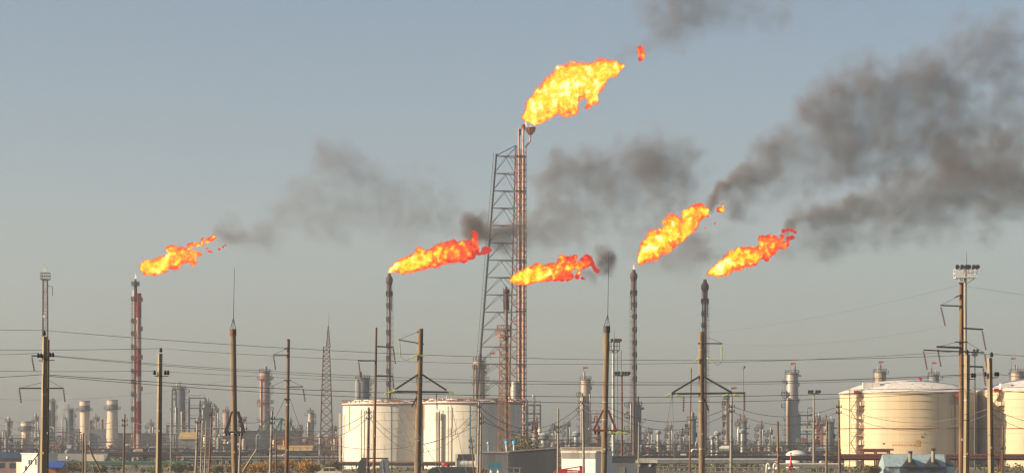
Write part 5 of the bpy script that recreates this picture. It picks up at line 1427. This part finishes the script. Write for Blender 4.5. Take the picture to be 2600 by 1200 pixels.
def flame(D, org, k, blobs, label, seed, heat0, heat1, white=0.0, voxel=1.45):
    rg = random.Random(seed)
    B = []
    for (x, y, r) in blobs:
        px, py, rp = org[0]+x*k, org[1]+y*k, max(r*k*1.03, 2.4)
        B.append((px, py, rp, rg.uniform(-0.35,0.35)*rp))
    x0 = min(b[0]-b[2]*1.6 for b in B); x1 = max(b[0]+b[2]*1.6 for b in B)
    y0 = min(b[1]-b[2]*1.6 for b in B); y1 = max(b[1]+b[2]*1.6 for b in B)
    dm = max(b[2] for b in B)*1.9
    ax, ay, az = np.arange(x0,x1,voxel), np.arange(-dm,dm,voxel*1.25), np.arange(y0,y1,voxel)
    f = np.zeros((len(ax),len(ay),len(az)), np.float32)
    for px, py, rp, dd in B:
        Rr = rp*1.45
        ix = np.where(abs(ax-px)<Rr)[0]; iy = np.where(abs(ay-dd)<Rr)[0]; iz = np.where(abs(az-py)<Rr)[0]
        if not len(ix) or not len(iy) or not len(iz): continue
        S = np.ix_(ix,iy,iz)
        q = 1-(((ax[ix]-px)**2)[:,None,None]+((ay[iy]-dd)**2)[None,:,None]+((az[iz]-py)**2)[None,None,:])/Rr**2
        f[S] += np.clip(q,0,1)**2
    gx, gy, gz = np.meshgrid(ax,ay,az,indexing='ij'); o_ = seed*17.3
    sc = 27.0
    n1 = perlin(gx/sc+o_, gy/sc+3.1, gz/sc+o_*0.7); n2 = perlin(gx/sc*2.2+o_, gy/sc*2.2, gz/sc*2.2+9); n3 = perlin(gx/sc*4.6, gy/sc*4.6+o_, gz/sc*4.6)
    nz = (np.abs(n1)*1.0+np.abs(n2)*0.6+np.abs(n3)*0.5)        # billows
    f2 = np.minimum(f, 0.62) + (nz-0.46)*0.66
    f2[f < 0.03] = 0
    t = T('gas_flame', B[0][0], D, label, 'flame', 'flare flames')
    t.o.location.z = t.z(B[0][1])
    root = t.o; zb = t.z(B[0][1])
    for nm, iso, mt in (('glow_veil', 0.05, FENV2), ('envelope', 0.14, FENV), ('core', 0.29, FCORE)):
        v, q, ijk = surface_nets(f2, iso)
        i = tuple(np.clip(ijk,0,np.array(f.shape)-1).T)
        fr = (ax[i[0]]-x0)/(x1-x0)
        tail = np.clip((fr-0.05)/0.95, 0, 1)
        heat = heat0+(heat1-heat0)*tail**1.25-0.42*np.clip((tail-0.80)/0.15, 0, 1)
        bulk = np.clip((f[i]-0.25)/0.9, 0, 1)
        heat = heat + 0.13 + (nz[i]-0.46)*0.80 + n1[i]*0.36 + n2[i]*0.42 + n3[i]*0.30 + (bulk-0.35)*0.30 + white*bulk*np.clip(n1[i]+0.4,0,1)
        occ = (f2 > 0.29).any(axis=1); zi_ = np.arange(len(az))[None,:]
        has = occ.any(axis=1); zt_ = np.where(has, np.where(occ, zi_, 10**6).min(axis=1), 0); zb_ = np.where(has, np.where(occ, zi_, -1).max(axis=1), 1)
        mid_, half_ = (zt_+zb_)/2.0, np.maximum((zb_-zt_)/2.0, 1.0)
        edge = np.clip(np.abs(i[2]-mid_[i[0]])/half_[i[0]], 0, 1.2)
        heat = heat - 0.34*edge**3 - 0.06*(i[2]-mid_[i[0]])/half_[i[0]]
        if nm != 'core': heat = np.clip(heat*0.45+0.10, 0.12, 0.5)
        vv = np.empty_like(v, dtype=np.float64)
        vv[:,0] = (x0+v[:,0]*voxel-B[0][0])*t.s; vv[:,1] = (-dm+v[:,1]*voxel*1.25)*t.s; vv[:,2] = H+(HOR-(y0+v[:,2]*voxel))*t.s-zb
        me = bpy.data.meshes.new(nm); me.from_pydata(vv.tolist(), [], q.tolist())
        at = me.attributes.new('burn_tone','FLOAT','POINT'); at.data.foreach_set('value', np.clip(heat,0,1).astype(np.float32))
        me.polygons.foreach_set('use_smooth', [True]*len(me.polygons)); me.materials.append(mt); me.update()
        o = bpy.data.objects.new(nm, me); COL.objects.link(o); o.parent = root
    return t
def pilot(t, px, py, hpx, wpx):
    mb = MB().lathe([(wpx*t.s*0.4,t.z(py)),(wpx*t.s*0.5,t.z(py-hpx*0.3)),(wpx*t.s*0.25,t.z(py-hpx*0.7)),(0.03,t.z(py-hpx))],8,(t.x(px),0,0))
    m = bpy.data.materials.get('pilot_flame')
    if not m:
        m = bpy.data.materials.new('pilot_flame'); m.use_nodes = True; N = m.node_tree.nodes; L = m.node_tree.links; N.clear()
        o = N.new('ShaderNodeOutputMaterial'); e = N.new('ShaderNodeEmission'); e.inputs[0].default_value = (0.85,0.62,0.45,1); e.inputs[1].default_value = 0.9
        tr = N.new('ShaderNodeBsdfTransparent'); mx = N.new('ShaderNodeMixShader'); mx.inputs[0].default_value = 0.55
        L.new(tr.outputs[0],mx.inputs[1]); L.new(e.outputs[0],mx.inputs[2]); L.new(mx.outputs[0],o.inputs[0])
    mb2 = MB(); mb2.v = [(a,b,c-t.o.location.z) for a,b,c in mb.v]; mb2.f, mb2.sm = mb.f, mb.sm
    t.add('pilot_flame', mb2, m)
t = flame(850, (1300,80), 400/1829, [(150,1000,40),(220,980,80),(300,990,85),(260,850,90),(370,870,140),(340,760,80),(450,780,160),(500,690,150),(470,620,90),(600,560,130),(650,660,170),(650,870,110),(700,480,110),(780,600,150),(780,500,120),(880,520,120),(880,660,110),(960,600,110),(960,470,100),(1040,420,95),(1040,520,80),(1120,430,90),(1180,400,60),(1180,470,60),(1240,420,45),(1285,400,22),(930,760,60),(960,800,50),(900,850,40),(870,880,20),(620,920,60),(700,920,50),(1490,210,45),(1510,270,40),(1490,320,30)],
      'largest yellow-white flame at the top of the tallest tower', 1, 0.84, 0.70, 0.75)
pilot(t, 1335, 321, 16, 5); pilot(t, 1347, 329, 10, 16)
t = flame(900, (330,560), 300/1982, [(210,820,40),(270,770,95),(280,850,70),(380,760,100),(420,820,90),(500,690,95),(540,760,110),(640,690,110),(640,480,50),(720,500,85),(760,620,110),(760,740,90),(840,520,85),(860,640,95),(940,540,80),(980,620,80),(1000,420,50),(1060,400,45),(1060,560,70),(1060,680,65),(1050,740,30),(1140,400,40),(1160,560,45),(1210,390,35),(1220,320,35),(1290,340,40),(1360,310,40),(1410,270,35),(1290,460,25),(1330,510,25),(1370,525,15),(1500,480,25),(1560,440,22),(1600,415,18)],
      'small flame drifting off the red and white banded flare stack', 2, 0.78, 0.44)
pilot(t, 344, 709, 15, 5)
t = flame(745, (960,540), 360/2378, [(190,980,22),(240,950,50),(320,910,85),(330,850,50),(420,930,95),(430,820,70),(520,860,110),(540,950,60),(620,780,100),(640,880,110),(700,660,75),(720,750,100),(760,860,90),(840,720,100),(880,820,95),(960,680,100),(1000,590,70),(1000,800,100),(1080,600,90),(1120,720,120),(1200,560,90),(1230,740,110),(1260,490,50),(1300,600,110),(1350,720,110),(1420,560,90),(1450,680,120),(1440,790,50),(1520,530,75),(1560,640,100),(1560,720,70),(1610,560,70),(1640,640,60),(1630,450,50),(1630,370,50),(1600,340,35),(1700,690,30),(1760,670,40),(1800,630,60),(1850,630,50),(1890,630,20)],
      'long flame turning red, blowing towards the tallest tower from the left', 3, 0.80, 0.16)
pilot(t, 988, 693, 7, 6)
flame(640, (1270,600), 330/2452, [(190,820,30),(260,810,70),(340,800,100),(350,700,50),(430,820,100),(450,720,95),(540,640,80),(540,780,120),(650,720,130),(680,580,80),(740,560,60),(760,700,120),(780,800,70),(880,640,110),(900,760,90),(980,570,90),(1010,680,110),(1040,790,60),(1100,620,90),(1130,460,60),(1140,370,40),(1170,540,90),(1150,770,80),(1220,440,80),(1260,560,90),(1270,700,90),(1270,800,45),(1330,440,70),(1340,580,70),(1330,760,60),(1420,380,45),(1400,520,80),(1480,570,70),(1480,700,45),(1450,760,45),(1550,440,50),(1560,540,70),(1620,400,60),(1680,450,70),(1650,520,60),(1730,500,50),(1760,570,40),(1800,620,45),(1840,660,40),(1550,790,35),(1600,810,20)],
      'flame with red ragged end crossing in front of the tallest tower', 4, 0.84, 0.12)
t = flame(735, (1580,420), 360/1529, [(190,1045,30),(210,1010,45),(250,960,75),(240,850,45),(320,920,95),(330,820,80),(320,740,50),(410,850,100),(400,770,80),(480,760,85),(500,850,70),(470,620,40),(530,580,60),(540,660,70),(560,760,90),(600,640,80),(640,720,70),(640,790,35),(690,660,85),(690,520,50),(740,600,85),(760,490,55),(790,540,70),(810,460,50),(840,520,55),(850,450,40),(900,480,35),(905,530,30),(1040,475,30),(1075,480,25),(1085,425,14),(1000,625,14),(895,670,12)],
      'steep flame above the stack beside the floodlight masts', 5, 0.78, 0.52)
pilot(t, 1609, 684, 14, 5)
t = flame(760, (1770,540), 300/1982, [(190,1020,30),(250,990,65),(330,970,90),(380,1020,55),(420,940,110),(400,850,60),(500,900,120),(500,760,60),(580,700,70),(600,820,130),(700,640,60),(700,740,120),(700,880,90),(800,660,90),(820,780,120),(900,640,70),(930,740,110),(960,830,55),(1020,680,100),(1090,620,90),(1090,430,60),(1120,530,80),(1150,720,70),(1170,780,40),(1200,430,70),(1220,540,100),(1230,650,80),(1300,450,70),(1310,560,80),(1390,500,60),(1430,400,45),(1440,560,60),(1500,520,55),(1450,310,40),(1520,290,35),(1590,290,35),(1640,330,28),(1600,410,40),(1540,430,40),(1620,415,20)],
      'rightmost flame with curled tip over the dark slim stack', 6, 0.80, 0.34)

# ------------------------------------------------------------------ smoke (real volumes, one grid per plume)
def smoke_mat(name, col, dens, aniso=0.2):
    m = bpy.data.materials.new(name); m.use_nodes = True
    N, L = m.node_tree.nodes, m.node_tree.links; N.clear()
    o = N.new('ShaderNodeOutputMaterial'); p = N.new('ShaderNodeVolumePrincipled')
    p.inputs['Color'].default_value = (*col,1); p.inputs['Density'].default_value = dens; p.inputs['Anisotropy'].default_value = aniso
    L.new(p.outputs[0], o.inputs['Volume'])
    return m
def smoke(name, D, blobs, label, tau, m, seed, vox=4.0, sc=55.0, contrast=1.0, cat='smoke', spine=()):
    """a volume grid filled by a node field: soft puffs (x, y, radius in picture px, weight), warped and broken up by noise"""
    s = D/F
    blobs = list(blobs); rs = random.Random(seed+100)
    for path in spine:                                   # continuous streams: puffs strung along a path
        for (ax_, ay_, ar_, aw_), (bx_, by_, br_, bw_) in zip(path[:-1], path[1:]):
            n_ = max(1, int(math.hypot(bx_-ax_, by_-ay_)/(0.55*(ar_+br_)/2)))
            for q_ in range(n_):
                f_ = q_/n_; rr_ = ar_+(br_-ar_)*f_
                blobs.append((ax_+(bx_-ax_)*f_+rs.uniform(-.3,.3)*rr_, ay_+(by_-ay_)*f_+rs.uniform(-.45,.45)*rr_, rr_*rs.uniform(0.75,1.15), (aw_+(bw_-aw_)*f_)*rs.uniform(0.6,1.3)))
    x0 = min(b[0]-b[2]*1.5 for b in blobs); x1 = max(b[0]+b[2]*1.5 for b in blobs)
    y0 = min(b[1]-b[2]*1.5 for b in blobs); y1 = max(b[1]+b[2]*1.5 for b in blobs)
    dm = max(b[2] for b in blobs)*1.05
    vol = bpy.data.volumes.new(name); vol.materials.append(m)
    o = bpy.data.objects.new(name, vol); COL.objects.link(o)
    cxp, cyp = (x0+x1)/2, (y0+y1)/2
    o.location = ((cxp-CX)*s, D, H+(HOR-cyp)*s)
    g = bpy.data.node_groups.new(name+'_field','GeometryNodeTree')
    g.interface.new_socket('Geometry', in_out='INPUT', socket_type='NodeSocketGeometry'); g.interface.new_socket('Geometry', in_out='OUTPUT', socket_type='NodeSocketGeometry')
    N, L = g.nodes, g.links
    go = N.new('NodeGroupOutput'); N.new('NodeGroupInput')
    vc = N.new('GeometryNodeVolumeCube')
    hx, hz_ = (x1-x0)/2*s, (y1-y0)/2*s
    vc.inputs['Min'].default_value = (-hx, -dm*s, -hz_); vc.inputs['Max'].default_value = (hx, dm*s, hz_)
    vc.inputs['Resolution X'].default_value = int((x1-x0)/vox); vc.inputs['Resolution Y'].default_value = max(8, int(2*dm/(vox*1.5))); vc.inputs['Resolution Z'].default_value = int((y1-y0)/vox)
    def put(nd, vals):
        for i_, q in enumerate(vals):
            if q is None: continue
            if isinstance(q, (int, float, tuple)): nd.inputs[i_].default_value = q
            else: L.new(q, nd.inputs[i_])
        return nd
    def mth(op, *v):
        k = N.new('ShaderNodeMath'); k.operation = op; return put(k, v).outputs[0]
    def vec(op, *v):
        k = N.new('ShaderNodeVectorMath'); k.operation = op; put(k, v); return k
    ps = N.new('GeometryNodeInputPosition').outputs[0]
    P = vec('MULTIPLY', ps, (1/s, 1/s, -1/s)).outputs[0]            # in picture px, z downwards
    def noise(scale, off, detail, rough=0.55):
        nz = N.new('ShaderNodeTexNoise'); nz.noise_dimensions = '3D'
        L.new(vec('ADD', vec('MULTIPLY', P, (1.0,0.45,1.0)).outputs[0], off).outputs[0], nz.inputs['Vector']); nz.inputs['Scale'].default_value = scale; nz.inputs['Detail'].default_value = detail; nz.inputs['Roughness'].default_value = rough
        return nz
    wv = vec('SUBTRACT', noise(0.75/sc, (seed*37.0, 11.0, 5.0), 4.0).outputs['Color'], (0.5,0.5,0.5)).outputs[0]
    W = vec('ADD', P, vec('MULTIPLY', wv, (sc*2.3, sc*1.0, sc*2.3)).outputs[0]).outputs[0]
    acc = None; rg = random.Random(seed)
    for px, py, rp, dn in blobs:
        d = vec('SUBTRACT', W, (px-cxp, rg.uniform(-0.12,0.12)*dm, py-cyp)).outputs[0]
        d = vec('MULTIPLY', d, (1.0,1.7,1.0)).outputs[0]
        dt = vec('DOT_PRODUCT', d, d).outputs['Value']
        q = mth('MAXIMUM', mth('MULTIPLY_ADD', dt, -1/(rp*1.6)**2, 1.0), 0.0)
        q = mth('POWER', q, 1.3)
        acc = mth('MULTIPLY_ADD', q, float(dn*(50.0/max(rp,18))**0.8), acc if acc is not None else 0.0)
    n1 = noise(1.5/sc, (seed*53.0, 3.0, 71.0), 6.0, 0.62).outputs['Fac']
    n2 = noise(0.35/sc, (seed*19.0, 33.0, 7.0), 2.0).outputs['Fac']
    brk = mth('MULTIPLY', mth('SUBTRACT', n1, 0.5), mth('MULTIPLY', mth('MINIMUM', mth('MULTIPLY', acc, 2.2), 1.7), 2.6*contrast))
    v = mth('SUBTRACT', mth('ADD', acc, brk), 0.13)
    v = mth('MULTIPLY', mth('MAXIMUM', v, 0.0), mth('MULTIPLY_ADD', mth('SUBTRACT', n2, 0.5), 1.6, 1.0))
    dens = mth('MULTIPLY', mth('MAXIMUM', v, 0.0), 1.6*tau/(70*s))
    L.new(dens, vc.inputs['Density'])
    sm = N.new('GeometryNodeSetMaterial'); sm.inputs['Material'].default_value = m
    L.new(vc.outputs[0], sm.inputs[0]); L.new(sm.outputs[0], go.inputs[0])
    md = o.modifiers.new('field','NODES'); md.node_group = g
    tag(o, label, cat, 'drifting smoke plumes')
    return o
SM = smoke_mat('dark_smoke', (0.41,0.345,0.305), 1.0)
ST = smoke_mat('steam', (0.9,0.88,0.86), 1.0)
smoke('smoke_plume', 905, [(575,600,24,.6),(600,585,30,1.0),(640,598,34,1.0),(690,600,34,.8),(720,520,45,.6),(770,500,45,.7),(745,560,50,.4),(840,600,30,.9),(870,610,26,.8),(860,520,60,.9),(920,520,60,.9),(840,395,45,1.0),(870,380,35,.8),(930,440,48,.9),(1000,470,60,.5),(990,540,70,.5),(1090,430,50,.3),(1080,560,80,.35),(1160,560,60,.3)],
      'faint grey smoke trailing from the banded flare stack', 0.17, SM, 1, spine=[[(548,602,11,1.4),(610,592,28,.9),(690,590,38,.55),(770,560,50,.5),(860,545,60,.5),(960,540,70,.4),(1080,555,75,.32),(1190,575,60,.3)],[(800,470,35,.4),(860,420,42,.5),(950,450,45,.4),(1040,480,50,.2)]])
smoke('smoke_plume', 748, [(1200,570,20,4.0),(1232,566,24,4.2),(1268,576,24,4.0),(1288,598,22,3.6),(1262,612,22,2.2),(1195,602,16,.7),(1250,620,30,.8),(1310,620,34,.7),(1350,590,38,.8),(1390,450,42,1.0),(1430,430,36,1.0),(1400,530,40,1.0),(1440,500,45,.8),(1450,580,55,.6),(1500,400,38,.7),(1520,470,60,.6),(1560,540,60,.6),(1600,400,45,1.0),(1650,380,50,1.0),(1700,420,55,1.0),(1660,470,55,.9),(1740,390,40,.8),(1620,600,60,.45),(1700,560,60,.5),(1730,650,60,.6),(1660,660,45,.5),(1790,620,40,.4)],
      'brown-grey smoke drifting right past the tallest tower', 0.27, SM, 2, spine=[[(1185,605,12,1.2),(1225,575,22,1.2),(1275,590,26,1.1),(1320,600,36,1.1),(1380,570,50,.95),(1450,540,62,.65),(1540,500,75,.5),(1640,480,80,.5),(1740,500,75,.45),(1830,530,60,.3)],[(1360,470,35,.5),(1450,430,50,.5),(1560,430,60,.5),(1680,400,60,.55),(1780,430,50,.35)],[(1600,610,40,.3),(1680,640,45,.4),(1780,640,45,.4),(1860,600,40,.3)]])
smoke('smoke_puff', 642, [(1535,645,20,1.5),(1550,660,18,1.6),(1530,672,20,1.2),(1545,690,14,1.0),(1510,705,16,.7),(1490,695,14,.5),(1556,650,12,1.2)],
      'small dark smoke puff at the red end of the crossing flame', 0.75, SM, 3, vox=3.0, sc=24.0)
smoke('smoke_plume', 738, [(1810,505,16,2.0),(1835,500,22,2.2),(1868,520,18,2.2),(1860,470,26,2.0),(1880,445,26,1.8),(1900,495,22,1.2),(1950,400,36,1.3),(1960,430,30,1.5),(2000,380,40,.7),(2060,300,45,1.2),(2100,270,55,1.5),(2130,330,60,1.6),(2150,400,50,1.4),(2200,250,60,1.1),(2250,330,60,.9),(2300,230,60,1.2),(2360,200,60,1.2),(2420,240,60,1.0),(2400,320,70,.8),(2180,180,60,.45),(2500,120,60,.7),(2540,80,60,.6),(2560,200,60,.7),(2600,300,70,1.0),(2640,200,60,.8),(2050,420,60,.5),(1980,480,60,.4),(2280,420,70,.6)],
      'big dark smoke plume rising from the steep flame to the upper right', 0.30, SM, 4, spine=[[(1795,510,12,1.5),(1840,492,20,1.4),(1880,455,28,1.2),(1945,420,40,1.0),(2030,360,55,.8),(2120,315,75,.75),(2240,270,85,.7),(2380,225,90,.6),(2520,170,90,.55),(2660,120,95,.5)],[(1900,500,35,.5),(1990,450,55,.45),(2120,410,70,.5),(2260,380,80,.5),(2420,340,85,.5),(2560,300,90,.5),(2680,280,90,.5)],[(2000,470,60,.22),(2200,440,95,.25),(2400,400,110,.28),(2650,370,120,.3)],[(2150,210,60,.2),(2350,150,80,.2),(2560,90,90,.22)]], vox=4.0, sc=62.0)
smoke('smoke_plume', 765, [(2010,560,26,.7),(2050,540,32,.9),(2080,600,40,.6),(2130,530,32,1.5),(2160,525,26,1.6),(2200,530,36,1.2),(2260,500,45,1.0),(2330,500,55,1.1),(2400,460,50,1.3),(2430,400,48,1.6),(2400,540,60,.9),(2480,460,60,1.3),(2550,420,60,1.2),(2580,490,60,1.5),(2520,320,60,.9),(2620,400,70,1.2),(2640,500,60,1.3),(2350,580,50,.5),(2240,590,50,.4),(2120,620,50,.5),(2000,640,50,.35)],
      'low dark smoke plume streaming right from the rightmost flame', 0.30, SM, 5, spine=[[(1995,590,13,2.0),(2035,562,24,1.5),(2120,532,36,1.1),(2220,520,46,.75),(2330,505,60,.7),(2440,475,72,.7),(2560,465,80,.7),(2680,455,85,.7)],[(1990,625,34,.35),(2090,605,45,.4),(2200,590,50,.35),(2320,570,55,.35),(2450,550,55,.35),(2600,540,60,.3)]], vox=4.0, sc=58.0)
smoke('smoke_plume', 855, [(1590,150,26,.25),(1650,110,36,.4),(1680,50,48,1.0),(1720,80,45,1.1),(1760,40,48,1.0),(1740,-10,60,.9),(1650,10,50,.6),(1830,10,60,.7),(1930,20,55,.6),(1990,50,50,.45),(2100,0,60,.4),(2250,20,60,.4)],
      'faint grey smoke high above the largest flame, cut by the upper edge', 0.22, SM, 6, spine=[[(1565,165,14,.4),(1600,145,22,.5),(1650,105,34,.6),(1700,60,50,.7),(1770,30,60,.6),(1880,20,60,.4),(2000,40,55,.3)]], vox=4.0, sc=65.0)
smoke('steam_plume', 1190, [(158,1075,9,1.2),(156,1058,12,1.1),(160,1040,14,1.0),(166,1026,14,.8),(152,1046,12,.7),(175,1018,10,.5)],
      'pale steam rising beside the dark tower in the left plant', 0.55, ST, 7, vox=2.2, sc=14.0, cat='steam')

# ------------------------------------------------------------------ haze
hz = bpy.data.materials.new('haze_air'); hz.use_nodes = True
N, L = hz.node_tree.nodes, hz.node_tree.links; N.clear()
o = N.new('ShaderNodeOutputMaterial'); p = N.new('ShaderNodeVolumePrincipled')
p.inputs['Color'].default_value = (0.86,0.91,0.97,1); p.inputs['Density'].default_value = 0.00018; p.inputs['Anisotropy'].default_value = 0.2
L.new(p.outputs[0], o.inputs['Volume'])
hb = MB().box(-1800,1800,-60,3200,-1.0,240).build('haze', hz)
tag(hb, kind='stuff')
